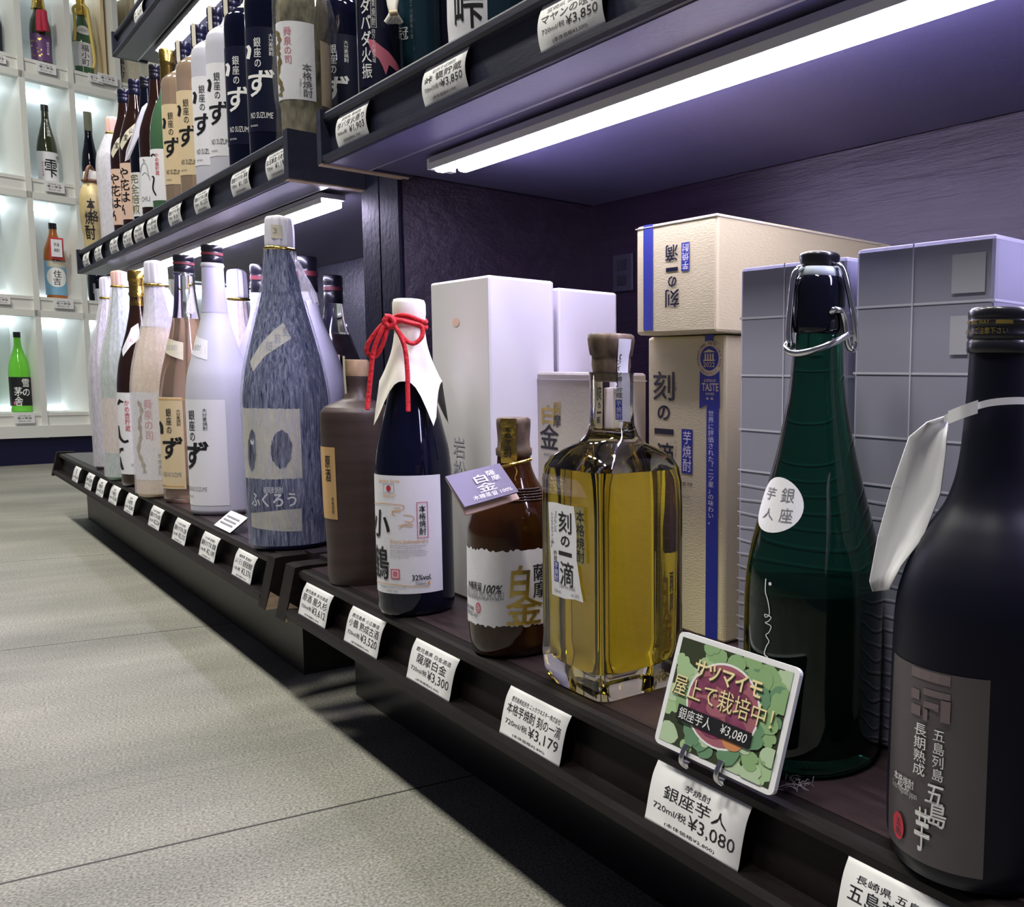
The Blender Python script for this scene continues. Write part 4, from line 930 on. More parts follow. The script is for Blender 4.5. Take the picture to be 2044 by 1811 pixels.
d = Decal(S, .004); d.disc((1518, 953, 1605, 1067), 'white_label'); d.lay(); d.text('銀', (1561, 974, 1587, 1004), 'silver_ink', 0); d.text('座', (1557, 1014, 1583, 1044), 'silver_ink', 0); d.text('芋', (1533, 972, 1551, 998), 'silver_ink', 0); d.text('人', (1526, 1014, 1546, 1037), 'silver_ink', 0); d.build('sticker', t)
d = Decal(S, .004); d.disc((1535, 1162, 1541, 1169), 'white_ink')
d.stroke(curve([(1530, 1155), (1529, 1180), (1534, 1200), (1537, 1225), (1530, 1232), (1528, 1226), (1540, 1232), (1535, 1240), (1529, 1243), (1540, 1250), (1536, 1262), (1530, 1268), (1536, 1280), (1531, 1290), (1527, 1305), (1534, 1312)], 6), 1.8, 'white_ink'); d.build('script_print', t)
# ---------------------------------------------------------------- matt black bottle at the right edge
X, Y = at_base(1961, 1692)
t, pr, S = bottle('shochu_bottle', 'large matt black bottle with a grey label at the right edge', X, Y, [(1690, 188), (1650, 198), (1600, 200), (1260, 200), (1200, 196), (1150, 184), (1100, 163), (1050, 134), (1000, 101), (950, 84), (900, 76), (850, 72), (780, 68), (700, 65)], 'matte_black_glass', ZS, NEAR, seg=96)
zz = lambda py: z_at(X, Y, py); q = rpx(X, Y, 660, 1)
MB().lathe(X, Y, [(zz(706), q*70), (zz(702), q*72), (zz(684), q*72), (zz(682), q*70), (zz(677), q*70), (zz(675), q*72), (zz(668), q*71), (zz(664), q*69), (zz(650), q*69), (zz(647), q*71), (zz(642), q*71), (zz(640), q*69), (zz(636), q*71), (zz(622), q*71), (zz(617), q*66)], 'cap_black', 64, lambda a, z: 1+(.012*math.sin(a*70) if z > zz(634) else 0)).build('cap', t)
Sc = Cyl(X, Y, [(zz(706), q*72), (zz(617), q*72)]); d = Decal(Sc, .003)
d.text('OPEN THIS WAY', (1912, 639, 1976, 648), 'gold_ink', .02); d.box((1988, 638, 2022, 646), 'gold_ink'); d.text('らせんにご注意下さい', (1893, 654, 2012, 667), 'gold_ink', .02); d.build('cap_print', t)
d = Decal(S, .004); d.poly([S_ for S_ in [(1778, 1303), (1800, 1320), (1840, 1334), (1885, 1345), (1930, 1352), (1971, 1357), (1969, 1762), (1930, 1753), (1880, 1736), (1840, 1716), (1805, 1690), (1780, 1664)]], 'black_label') if False else d.patch((1778, 1340, 1971, 1700), 'black_label', v0=S.inv(1870, 1734)[1], v1=S.inv(1870, 1341)[1]); d.lay()
for r_ in ((1822, 1341, 1899, 1361), (1822, 1374, 1838, 1394), (1845, 1380, 1899, 1393), (1822, 1405, 1840, 1426), (1846, 1402, 1876, 1415), (1846, 1415, 1854, 1438), (1868, 1415, 1876, 1420), (1880, 1399, 1899, 1443)): d.box(r_, 'rose_grey')
d.vert('五島列島', (1863, 1454, 1888, 1560), 'white_ink', .02); d.vert('長期熟成', (1827, 1441, 1852, 1548), 'white_ink', .02)
d.text('本格焼酎', (1790, 1548, 1828, 1566), 'white_ink', .01); d.text('Alc.30°', (1796, 1563, 1822, 1575), 'white_ink', .01); d.text('Goto Nagasaki Japan', (1786, 1570, 1834, 1588), 'silver_ink')
d.text('五', (1850, 1567, 1885, 1604), 'white_ink', .05, .1, 3); d.text('島', (1856, 1602, 1891, 1650), 'white_ink', .05, .1, 3); d.text('芋', (1829, 1612, 1859, 1698), 'white_ink', .05, .05, 3)
d.disc((1788, 1620, 1808, 1674), 'red_ink'); d.vert('五島', (1792, 1628, 1804, 1666), 'black_label'); d.build('label', t)
# folded tag hung on the neck
D0 = math.hypot(X, Y); b = MB()
L = [(1889, 829, .02), (1850, 842, .10), (1814, 872, .13), (1780, 970, .12), (1752, 1070, .13), (1735, 1160, .16), (1741, 1181, .16)]
Rr = [(1893, 850, .10), (1890, 880, .12), (1889, 900, .12), (1878, 985, .19), (1843, 1075, .25), (1800, 1130, .28), (1775, 1178, .30)]
V = []
for (x, y, dd), (x2, y2, d2) in zip(L, Rr):
    for k in range(5):
        w = k/4; V.append(plane_at(x+(x2-x)*w, y+(y2-y)*w, D0+.06-(dd*(1-w)+d2*w)*.35+.03*math.sin(math.pi*w)))
b.add(V, [(i*5+k, i*5+k+1, (i+1)*5+k+1, (i+1)*5+k) for i in range(len(L)-1) for k in range(4)], 'tag_white', True); o = b.build('neck_tag', t)
o.modifiers.new('thickness', 'SOLIDIFY').thickness = .0006
b = MB()
for pts, w in (([(1884, 836, .16), (1930, 818, .185), (1978, 804, .19), (2040, 800, .17), (2075, 806, .11)], .007), ([(1892, 834, .17), (1922, 822, .20), (1952, 812, .20)], .013)):
    L_ = [plane_at(x_, y_, D0-dd_*.62) for x_, y_, dd_ in pts]; L_ = curve(L_, 5); n_ = len(L_)
    V_ = [p_+Vector((0, 0, w)) for p_ in L_]+[p_-Vector((0, 0, w)) for p_ in L_]; b.add(V_, [(i, i+1, n_+i+1, n_+i) for i in range(n_-1)], 'tag_white', True)
b.build('paper_collar', t)
# ---------------------------------------------------------------- laminated card, price stand, dust
t = thing('display_card', 'white bordered card of green leaves and sweet potatoes clipped to the shelf edge', 'sign', (1.47, 1.77, ZS))
bl, br = onx(1307, 1478, 1.428), onx(1541, 1592, 1.428)
tl = ray(1357, 1261); tr = ray(1600, 1333)
e1 = br-bl
# leaned back a little: find the top edge on the tilted plane
nrm = Vector((-math.cos(.30), 0, math.sin(.30))); nrm = nrm.normalized()
hit = lambda px, py: (lambda d_: d_*(bl.dot(nrm)/d_.dot(nrm)))(ray(px, py))
q4 = [hit(1357, 1261), hit(1600, 1333), hit(1541, 1592), hit(1305, 1480)]
ex = (q4[2]-q4[3]).normalized(); ey = nrm.cross(ex).normalized()
if ey.z < 0: ey = -ey
P4 = [(p-q4[3]) for p in q4]; cuv = [(p.dot(ex), p.dot(ey)) for p in P4]
W = (cuv[1][0]-cuv[0][0]+cuv[2][0]-cuv[3][0])/2; H = (cuv[0][1]-cuv[3][1]+cuv[1][1]-cuv[2][1])/2; sh = (cuv[0][0]+cuv[1][0]-cuv[2][0]-cuv[3][0])/2/H
cs = Pl(q4[3], ex, ey)
if cs.n.x > 0: cs = Pl(q4[3], ex, -ey)
nn = cs.u.cross(cs.v)
def cpt(u, v, o_): return tuple(q4[3]+ex*(u*W+sh*v*H)+ey*(v*H)-Vector(nrm)*(-o_))
class CardSurf:
    lim = 9
    def pt(s, u, v, o_): return cpt(u, v, o_)
def rr_(x0, y0, x1, y1, r, n=5):
    out = []
    for k, (cx, cy) in enumerate(((x1-r, y1-r), (x0+r, y1-r), (x0+r, y0+r), (x1-r, y0+r))):
        for i in range(n): a = math.pi/2*(k+i/(n-1)); out.append((cx+r*math.cos(a), cy+r*math.sin(a)))
    return out
b = MB(); pl_ = rr_(0, 0, 1, 1, .05); n = len(pl_)
b.add([cpt(x, y, 0) for x, y in pl_]+[cpt(x, y, -.012) for x, y in pl_], [tuple(range(n)), tuple(range(n, 2*n))[::-1]]+[(i, (i+1) % n, n+(i+1) % n, n+i) for i in range(n)], 'tag_white'); b.build('board', t)
d = Decal(CardSurf(), .001, px=False); d.box((.04, .045, .96, .955), 'leaf_dark')
rc_ = random.Random(12)
def leaf(cx, cy, r, a, m):
    pts = []
    for i in range(14):
        th = 2*math.pi*i/14; k = r*(1-.32*math.cos(th)+.18*abs(math.sin(th))) if True else r
        if i == 7: k = r*1.55
        if i == 0: k = r*.45
        pts.append((cx+k*math.cos(th+a), cy+k*1.1*math.sin(th+a)))
    return [(min(.96, max(.04, x)), min(.955, max(.045, y))) for x, y in pts]
for i in range(90):
    cx, cy = rc_.uniform(.06, .94), rc_.uniform(.06, .94)
    d.poly(leaf(cx, cy, rc_.uniform(.045, .085), rc_.uniform(0, 6.28), rc_.choice(['leaf_a', 'leaf_b', 'leaf_c', 'leaf_d'])), rc_.choice(['leaf_a', 'leaf_b', 'leaf_c', 'leaf_d']))
d.disc((.20, .16, .80, .86), 'white_ink'); d.disc((.215, .178, .785, .842), 'potato_light')
for cx, cy, rx, ry, a, m in ((.33, .62, .11, .07, .7, 'potato'), (.52, .72, .14, .08, .1, 'potato'), (.67, .58, .10, .07, 2.2, 'potato'), (.34, .42, .10, .09, 1.4, 'potato'), (.50, .50, .13, .08, .5, 'potato_light'), (.64, .40, .11, .07, 2.4, 'potato'), (.47, .32, .12, .09, .2, 'potato'), (.64, .27, .08, .07, 0, 'potato_orange'), (.56, .62, .1, .05, 1, 'potato')):
    d.poly([(cx+rx*math.cos(2*math.pi*i/18)*math.cos(a)-ry*math.sin(2*math.pi*i/18)*math.sin(a), cy+rx*math.cos(2*math.pi*i/18)*math.sin(a)+ry*math.sin(2*math.pi*i/18)*math.cos(a)) for i in range(18)], m)
d.build('picture', t)
d = Decal(CardSurf(), .017, px=False)
for dx, dy, m in ((.006, -.01, 'leaf_dark'), (0, 0, 'cream_text')):
    d.text('サツマイモ', (.22+dx, .67+dy, .78+dx, .82+dy), m, .04); d.text('屋上で栽培中！', (.07+dx, .47+dy, .90+dx, .645+dy), m, .0); d.lay()
d.box((.16, .27, .78, .40), 'ink'); d.lay(); d.text('銀座芋人', (.18, .285, .46, .385), 'white_ink', .0); d.text('¥3,080', (.54, .29, .75, .38), 'white_ink', 0, .2); d.build('lettering', t)
for u in (.30, .60):
    b = MB(); b.tube(curve([cpt(u, .10, .006), cpt(u, .03, .012), cpt(u, -.04, .010), cpt(u+.01, -.075, -.01)], 5), .009, 'chrome', 8); b.tube([cpt(u-.03, -.05, .0), cpt(u+.05, -.05, .0)], .008, 'chrome', 8); b.build('clip', t)
t = thing('price_stand', 'small slanted acrylic stand with a white price slip before the frosted bottle', 'price tag', (*at_base(465, 1058), ZS))
p1, p2 = onz(427, 1048, ZS+.01), onz(459, 1064, ZS+.01)
w = Vector((.10, 0, .085))
b = MB(); b.add([p1, p2, p2+w, p1+w], [(0, 1, 2, 3)], 'paper'); k = Vector((-.002, 0, .003)); 
o = b.build('price_slip', t)
b = MB()
for i in range(3): b.add([p1+w*(.25+.2*i)+(p2-p1)*.12+k, p1+w*(.25+.2*i)+(p2-p1)*.85+k, p1+w*(.33+.2*i)+(p2-p1)*.85+k, p1+w*(.33+.2*i)+(p2-p1)*.12+k], [(0, 1, 2, 3)], 'grey_ink')
b.build('printed_lines', t)
b = MB(); k2 = Vector((.002, 0, -.003))
b.add([p1+k2, p2+k2, p2+w*1.05+k2, p1+w*1.05+k2], [(0, 1, 2, 3)], 'acrylic'); q1, q2 = p1+w*1.05+k2, p2+w*1.05+k2; b.add([q1, q2, Vector((q2.x+.05, q2.y, ZS)), Vector((q1.x+.05, q1.y, ZS))], [(0, 1, 2, 3)], 'acrylic')
o = b.build('acrylic_easel', t); o.modifiers.new('thickness', 'SOLIDIFY').thickness = .001
b = MB(); c = onz(1590, 1572, ZS); rd = random.Random(2)
for i in range(26):
    p0 = Vector((c.x+rd.gauss(0, .018), c.y+rd.gauss(0, .022), ZS+.004)); p1_ = p0+Vector((rd.gauss(0, .02), rd.gauss(0, .02), rd.uniform(.002, .014))); b.tube(curve([p0, (p0+p1_)/2+Vector((0, 0, .006)), p1_], 3), .0009, 'dust', 4)
o = b.build('dust_tuft'); tag(o, 'tuft of grey dust on the shelf edge between card and black bottle', 'dust'); o['kind'] = 'stuff'
# ---------------------------------------------------------------- upper shelf of the far unit
UP = 'bottles on the far upper shelf'
def up(px, py, x=1.9): p = onx(px, py, x); return p.x, p.y
def copy_thing(t, dx, label, swap=None):
    r = t.copy(); C.objects.link(r); r.location = t.location+Vector((dx[0]*U, dx[1]*U, dx[2]*U if len(dx) > 2 else 0)); r['label'] = label
    BASE[r.name] = BASE[t.name]+Vector((dx[0], dx[1], 0))
    for ch in list(t.children):
        c = ch.copy(); C.objects.link(c); c.parent = r
        if swap:
            c.data = ch.data.copy()
            for i, m in enumerate(c.data.materials):
                if m.name in swap: c.data.materials[i] = MAT[swap[m.name]]
        for g in ch.children:
            q = g.copy(); C.objects.link(q); q.parent = c
    return r
X0, Y0 = up(553, 150)
t, pr, S = bottle('sake_bottle', 'dark navy bottle with white brush lettering, nearest of the two beside the clear bagged bottle', X0, Y0, [(270, 60), (30, 60), (8, 57), (-10, 43), (-24, 25), (-39, 19.5), (-44, 19)], 'navy_glass', ZU, UP)
d = Decal(S, .004); d.patch((493, 53, 552, 262), 'navy', u0=-2.6, u1=.25); d.lay()
d.vert('大分麦焼酎', (536, 67, 546, 112), 'white_ink', .004); d.vert('銀座の', (507, 74, 522, 136), 'white_ink', .012); d.text('ず', (497, 138, 549, 193), 'white_ink', .03, .15, 3)
d.stroke(curve([(495, 92), (499, 100), (496, 118)], 4), 7, 'white_ink'); d.text('NO SUZUME', (502, 224, 546, 236), 'white_ink', 0, .12); d.text('株式会社', (502, 249, 516, 253), 'white_ink'); d.build('label', t)
screw_cap(t, X0, Y0, z_at(X0, Y0, -42), z_at(X0, Y0, -101), pr[-1][1]*1.1, 'cap_navy')
Sn = Cyl(X0, Y0, [(z, r) for z, r in pr if z < z_at(X0, Y0, -40)]+[(z_at(X0, Y0, -42), pr[-1][1]*1.12), (z_at(X0, Y0, -101), pr[-1][1]*1.12)])
b = MB(); P = []
for i in range(14):
    v = z_at(X0, Y0, -12)+(z_at(X0, Y0, -101)-z_at(X0, Y0, -12))*i/13
    for u in (-.75, -.30): P.append(Sn.pt(u, v, .007))
b.add(P, [(2*i, 2*i+1, 2*i+3, 2*i+2) for i in range(13)], 'cream_paper'); b.build('seal_strip', t)
nav = t
for px, x_, lab, sw in ((510, 1.9, 'dark navy bottle with white brush lettering beside the white labelled bottles', None),
                        (470, 1.9, 'frosted white bottle with black brush lettering, next to the dark navy ones', 'w'), (438, 1.9, 'frosted white bottle with black brush lettering, next to the beige labelled ones', 'w'),
                        (404, 1.9, 'beige labelled bottle with black lettering beside the frosted white ones', 'b'), (371, 1.9, 'beige labelled bottle with black lettering beside the gold foil necked bottle', 'b'),
                        (700, 2.26, 'dark navy bottle partly hidden behind the clear bagged bottle, at its right', None)):
    q = onx(px, 200, x_)
    swp = None if sw is None else dict(navy_glass='frosted_glass', navy='white_label', white_ink='ink') if sw == 'w' else dict(navy_glass='straw_liquid', navy='beige_label', white_ink='ink')
    copy_thing(nav, (q.x-X0, q.y-Y0), lab, swp)
# clear bag bottle
X, Y = up(609, 150)
t, pr, S = bottle('bagged_bottle', 'clear cellophane bagged bottle with pink brush lettering at the end of the far upper shelf', X, Y, [(240, 50), (200, 53), (30, 54), (0, 50), (-40, 34)], 'gold_black', ZU, UP)
d = Decal(S, .006); d.patch((550, 42, 628, 198), 'white_label', u0=-2.2, u1=math.asin(.38)); d.lay(); d.vert('舜泉の司', (567, 53, 583, 128), 'pink_ink', .012); d.vert('本格焼酎', (604, 127, 623, 195), 'ink', .015); d.vert('内容量720ml', (598, 157, 603, 194), 'grey_ink')
d.stroke(curve([(553, 62), (559, 80), (556, 100), (560, 120), (556, 150), (564, 175), (561, 192)], 5), [3, 7, 9, 5, 7, 9, 4]*6, 'gold_ink'); d.build('label', t)
d = Decal(S, .006); d.patch((643, 88, 664, 215), 'beige_label', u0=.62, u1=1.3); d.build('rear_label', t)
rg = random.Random(9); ph = [rg.uniform(0, 6.28) for _ in range(8)]
MB().lathe(X, Y, [(ZU+.02+.07*i, S.r(min(ZU+.02+.07*i, pr[-1][0]))+.022) for i in range(20)], 'cellophane', 72, lambda a, z: 1+.06*math.sin(a*5+ph[0]+z*3)*math.sin(z*9+ph[1])+.05*math.sin(a*13+z*17+ph[2])*math.sin(z*23+a*3), caps=False, smooth=False).build('cellophane_bag', t)
# the darker run of bottles towards the far end
def ub(name, label, ax, rows, glass, x=1.9, ref=300, cap=None, capm='cap_black', seg=40):
    X, Y = up(ax, ref, x)
    t, pr, S = bottle(name, label, X, Y, rows, glass, ZU, UP, seg=seg)
    if cap: screw_cap(t, X, Y, z_at(X, Y, cap[0]), z_at(X, Y, cap[1]), pr[-1][1]*1.12, capm)
    return t, pr, S, X, Y
t, pr, S, X, Y = ub('sake_bottle', 'green bottle with a gold foil neck and white label on the far upper shelf', 343, [(400, 43), (290, 43), (255, 40), (220, 31), (195, 20), (172, 14.5)], 'green_glass')
zt, zb, rn = z_at(X, Y, 100), z_at(X, Y, 176), pr[-1][1]
MB().lathe(X, Y, [(zb, rn*1.08), (zb+.18, rn*1.04), (zb+.20, rn*1.16), (zt-.10, rn*1.14), (zt-.01, rn*1.12), (zt, rn)], 'gold_foil', 32, lambda a, z: 1+.02*math.sin(a*13+z*40)).build('foil_cap', t)
d = Decal(S, .004); d.patch((299, 297, 334, 400), 'white_label', u0=-2.2, u1=0); d.lay(); d.vert('かめ壺貯蔵', (310, 305, 318, 350), 'red_ink', .008); d.stroke([(302, 312), (306, 308), (310, 310)], 3, 'ink'); d.stroke(curve([(304, 352), (308, 356), (306, 376), (312, 390)], 4), 3, 'ink'); d.build('label', t)
t, pr, S, X, Y = ub('sake_bottle', 'brown glass bottle whose white label shows a line drawn horse', 318, [(430, 40), (300, 40), (270, 38), (235, 28), (205, 17), (158, 11.5)], 'brown_glass', cap=(160, 131))
d = Decal(S, .004); d.patch((278, 313, 310, 413), 'white_label', u0=-2.1, u1=-.25); d.lay(); d.text('CHU', (284, 392, 300, 402), 'grey_ink', .01)
d.stroke(curve([(281, 345), (283, 332), (288, 326), (293, 330), (296, 345), (300, 360), (297, 352), (290, 345), (284, 350)], 5), 1.2, 'grey_ink'); d.stroke(curve([(288, 326), (286, 318), (290, 322)], 4), 1.2, 'grey_ink'); d.build('label', t)
t, pr, S, X, Y = ub('shochu_bottle', 'black bottle with vertical olive lettering and a pale hanging neck strip', 298, [(440, 38), (325, 39), (295, 37), (260, 28), (225, 17), (176, 11)], 'black_glass', cap=(178, 155))
d = Decal(S, .004); d.patch((260, 344, 285, 432), 'white_label', u0=-2.0, u1=-.35); d.lay(); d.vert('完全焙煎', (262, 346, 279, 428), 'olive_paper', .02); d.build('label', t)
D0 = math.hypot(X, Y); card(t, 'neck_strip', [(294, 205), (284, 214), (253, 300), (250, 322), (258, 318), (279, 268), (296, 216)], [D0-.14, D0-.17, D0-.3, D0-.32, D0-.30, D0-.24, D0-.16], 'wrap_white')
for k, (ax, cx, y0c, y1c, hw, lx0, lx1, ly0, ly1, lab) in enumerate(((276, 262, 190, 160, 38, 238, 263, 325, 438, 'dark brown bottle with pink label and diagonal cream neck band, nearer of that pair'), (254, 241, 206, 180, 35, 220, 246, 337, 449, 'dark brown bottle with pink label and diagonal cream neck band, farther of that pair'))):
    o_ = y0c-190
    t, pr, S, X, Y = ub('sake_bottle', lab, ax, [(450, hw), (315+o_, hw), (285+o_, hw*.95), (250+o_, hw*.72), (220+o_, hw*.47), (190+o_, 12)], 'brown_glass', cap=(y0c+1, y1c), capm='cap_navy')
    d = Decal(S, .004); d.patch((lx0, ly0, lx1, ly1), 'pink_label', u0=-2.2, u1=-.15); d.lay(); d.vert('や花は', (lx0+3, ly0+8, lx0+22, ly0+80), 'ink', .03); d.stroke(curve([(lx0+9, ly0+84), (lx0+6, ly0+96), (lx0+10, ly0+92), (lx0+12, ly0+104)], 4), 2, 'ink'); d.build('label', t)
    d = Decal(S, .004); d.poly([(lx0+2, 290+o_), (lx0+14, 262+o_), (lx0+32, 246+o_), (lx0+34, 258+o_), (lx0+20, 276+o_), (lx0+6, 300+o_)], 'cream_paper'); d.text('宝', (lx0+9, 268+o_, lx0+17, 280+o_), 'ink', .02); d.text('山', (lx0+20, 255+o_, lx0+28, 266+o_), 'ink', .02); d.build('neck_band', t)
t, pr, S, X, Y = ub('wrapped_bottle', 'pale paper wrapped bottle with a pink crown near the end of the upper shelf', 229, [(455, 34), (345, 36), (320, 34), (295, 25), (266, 13)], 'box_white')
wrap(t, X, Y, pr, z_at(X, Y, 268), 'wrap_film', 'wrap_pink', z_at(X, Y, 234), pr[-1][1]*1.12)
t, pr, S, X, Y = ub('gold_jar', 'rounded gold jar with bold black brush characters and a tied rope top', 187, [(480, 22), (455, 26), (420, 28), (395, 27), (378, 22), (366, 15)], 'jar_gold', ref=430)
zj = z_at(X, Y, 366); rj = pr[-1][1]
MB().lathe(X, Y, [(zj, rj), (zj+.05, rj*1.15), (zj+.12, rj*1.0), (zj+.15, rj*.5)], 'washi', 24).build('paper_lid', t)
b = MB(); b.tube([(X+rj*1.15*math.cos(2*math.pi*i/24), Y+rj*1.15*math.sin(2*math.pi*i/24), zj+.02) for i in range(24)], .02, 'brown_box', 6, True); b.tube(curve([(X-rj, Y-.1, zj+.02), (X-rj*.6, Y-.1, zj+.15), (X, Y-rj*.6, zj+.17), (X+rj, Y, zj+.03)], 5), .018, 'brown_box', 6); b.build('rope', t)
d = Decal(S, .004); d.text('本', (173, 396, 190, 420), 'ink', .05); d.text('格', (178, 420, 196, 442), 'ink', .05); d.text('焼', (170, 422, 186, 448), 'ink', .05); d.text('酎', (172, 450, 190, 478), 'ink', .05); d.build('lettering', t)
# near upper shelf
NU = 'bottles on the near upper shelf'
X, Y = up(757, 120, 1.83)
t, pr, S = bottle('shochu_bottle', 'black bottle with big white lettering and a red brush mark on the near upper shelf', X, Y, [(230, 42), (200, 43), (-20, 43), (-60, 30)], 'black_glass', ZU, NU)
d = Decal(S, .004); d.patch((722, -20, 788, 175), 'navy', u0=-1.0, u1=.9); d.lay()
d.poly([(733, 78), (745, 80), (760, 92), (775, 104), (786, 118), (798, 140), (790, 142), (776, 130), (770, 150), (764, 134), (756, 118), (744, 108)], 'pink_ink')
d.vert('ダバダ火振', (722, -4, 742, 158), 'white_ink', .03); d.frame((740, -8, 751, 55), 'white_ink', .07); d.vert('栗焼酎', (742, -4, 749, 52), 'white_ink', .01); d.vert('四万十川源流域', (743, 58, 750, 126), 'white_ink'); d.build('label', t)
X, Y = up(838, 60, 2.06)
t, pr, S = bottle('shochu_bottle', 'blue black bottle with a knotted paper tassel behind the near upper rail', X, Y, [(180, 44), (120, 45), (-60, 45)], 'teal_glass', ZU, NU)
d = Decal(S, .004); d.text('冠', (796, 55, 815, 80), 'white_ink', .02); d.vert('四万十川自然地の酒', (818, -14, 824, 78), 'silver_ink'); d.build('lettering', t)
b = MB(); D0 = math.hypot(X, Y)
for k in range(5): b.tube(curve([plane_at(775+k*5, -14, D0-.26), plane_at(779+k*2.5, 12, D0-.29), plane_at(782+k*2, 28, D0-.30), plane_at(772+k*7, 46, D0-.28)], 5), .014, 'washi', 6)
b.tube([plane_at(778, 27, D0-.33), plane_at(793, 25, D0-.33)], .012, 'pale_wood', 6); b.build('paper_tassel', t)
X, Y = up(984, 0, 1.93)
t, pr, S = bottle('shochu_bottle', 'dark teal bottle with a white label and one black brush character', X, Y, [(95, 88), (60, 90), (-80, 90)], 'teal_glass', ZU, NU)
d = Decal(S, .004); d.patch((897, -60, 973, 84), 'white_label', u0=-1.5, u1=math.asin(-.12)); d.lay(); d.text('峠', (908, -40, 964, 56), 'ink', .03, 0, 3); d.build('label', t)
# ---------------------------------------------------------------- bottles in the cubbyholes
def cw(px, py, dpt):
    q = ray(px, py); o_ = WO-WN*dpt; return q*((o_.x*WN.x+o_.y*WN.y)/(q.x*WN.x+q.y*WN.y))
CB = 'bottles in the white cubbyholes'
def cub_bottle(name, label, ax, base_py, rows, glass, row, cap=None, capm='cap_black', dpt=.45):
    p = cw(ax, base_py, dpt); X, Y = p.x, p.y
    t, pr, S = bottle(name, label, X, Y, rows, glass, ROWZ[row]+.002, CB, seg=32, foot=.03)
    if cap: MB().lathe(X, Y, [(z_at(X, Y, cap[0]), pr[-1][1]*1.12), (z_at(X, Y, cap[1]), pr[-1][1]*1.12)], capm, 24).build('cap', t)
    return t, pr, S, X, Y
t, pr, S, X, Y = cub_bottle('sake_bottle', 'dark bottle with purple flowered label and red tassel in the top cubbyhole', 84, 119, [(119, 21), (65, 22), (45, 19.5), (28, 13), (12, 9), (0, 8.5)], 'olive_glass', 3)
d = Decal(S, .006); d.patch((61, 68, 105, 121), 'purple_label', u0=-1.4, u1=1.4); rq = random.Random(5)
for _ in range(16):
    cx, cy = rq.uniform(63, 84), rq.uniform(72, 114); d.poly([(cx+(2.6 if i % 2 else 1.2)*math.cos(math.pi*i/5), cy+(2.6 if i % 2 else 1.2)*math.sin(math.pi*i/5)) for i in range(10)], 'gold_ink')
d.vert('純米大吟醸', (93, 84, 98, 110), 'white_ink', .02); d.build('label', t)
MB().lathe(X, Y, [(z_at(X, Y, 20), pr[-1][1]*1.9), (z_at(X, Y, 12), pr[-1][1]*1.5), (z_at(X, Y, -4), pr[-1][1]*1.3), (z_at(X, Y, -10), pr[-1][1]*1.4)], 'gold_foil', 20, lambda a, z: 1+.1*math.sin(a*5)).build('gold_paper', t)
b = MB(); D0 = math.hypot(X, Y)
for k in (-1, 1): b.tube(curve([plane_at(83+k*3, 22, D0-.25), plane_at(83+k*4, 32, D0-.27), plane_at(84+k*5, 48, D0-.27), plane_at(85+k*5.5, 62, D0-.26)], 4), .055, 'tassel_red', 8)
b.build('tassel', t)
t, pr, S, X, Y = cub_bottle('sake_bottle', 'green bottle with white label and yellow corded neck in the top cubbyhole', 168, 138, [(138, 20), (85, 20.5), (68, 18.5), (48, 12), (32, 8), (10, 7)], 'green_glass', 3)
d = Decal(S, .006); d.patch((148, 84, 186, 132), 'white_label', u0=-1.3, u1=1.1); d.lay(); d.vert('福小町', (163, 89, 178, 131), 'ink', .02); d.build('label', t)
d = Decal(S, .006); d.disc((151, 51, 178, 68), 'white_label'); d.build('neck_label', t)
MB().lathe(X, Y, [(z_at(X, Y, 32), pr[-1][1]*1.7), (z_at(X, Y, 8), pr[-1][1]*1.2), (z_at(X, Y, -6), pr[-1][1]*1.4)], 'gold_foil', 20, lambda a, z: 1+.12*math.sin(a*4)).build('gold_paper', t)
b = MB(); D0 = math.hypot(X, Y)
b.tube(curve([plane_at(157, 8, D0-.2), plane_at(146, 16, D0-.2), plane_at(148, 30, D0-.25), plane_at(150, 60, D0-.3), plane_at(149, 80, D0-.32)], 5), .025, 'yellow_cord', 6); b.tube(curve([plane_at(165, 8, D0-.2), plane_at(174, 20, D0-.2), plane_at(178, 45, D0-.25), plane_at(184, 85, D0-.3), plane_at(189, 120, D0-.3), plane_at(187, 136, D0-.3)], 5), .03, 'yellow_cord', 6); b.build('yellow_cord', t)
# boxed bottle
p0, p1 = cw(209, 148, .18), cw(278, 160, .18); s0 = (p0-WO).dot(WD); s1 = (p1-WO).dot(WD); zb = ROWZ[3]+.003
t = thing('wooden_box', 'pale wooden presentation box standing in the top cubbyhole beside the green bottle', 'box', wp((s0+s1)/2, .5, zb))
b = MB(); wbox(b, s0, s0+.05, .2, .85, zb, zb+1.75, 'pale_wood'); wbox(b, s1-.05, s1, .2, .85, zb, zb+1.75, 'pale_wood'); wbox(b, s0, s1, .85, .9, zb, zb+1.75, 'pale_wood'); wbox(b, s0, s1, .2, .85, zb, zb+.04, 'pale_wood'); b.build('box_frame', t)
wbox(MB(), s0+.12, s1, .14, .19, zb, zb+.52, 'cream_paper').build('front_panel', t)
class WallPl:
    lim = 9
    def __init__(s, dpt): s.d = dpt
    def inv(s, px, py): q = cw(px, py, s.d); return (q-WO).dot(WD), q.z
    def pt(s, u, v, o_): return wp(u, s.d-o_, v)
d = Decal(WallPl(.14), .006); d.vert('福小町', (235, 115, 249, 154), 'ink', .02); d.poly([(234, 106), (240, 106), (243, 110), (239, 114), (235, 110)], 'pink_ink'); d.build('print', t)
pq = wp((s0+s1)/2+.03, .5, 0)
t = thing('sake_bottle', 'dark bottle with gold foil top inside the wooden presentation box', 'bottle', (pq[0], pq[1], zb+.043), CB)
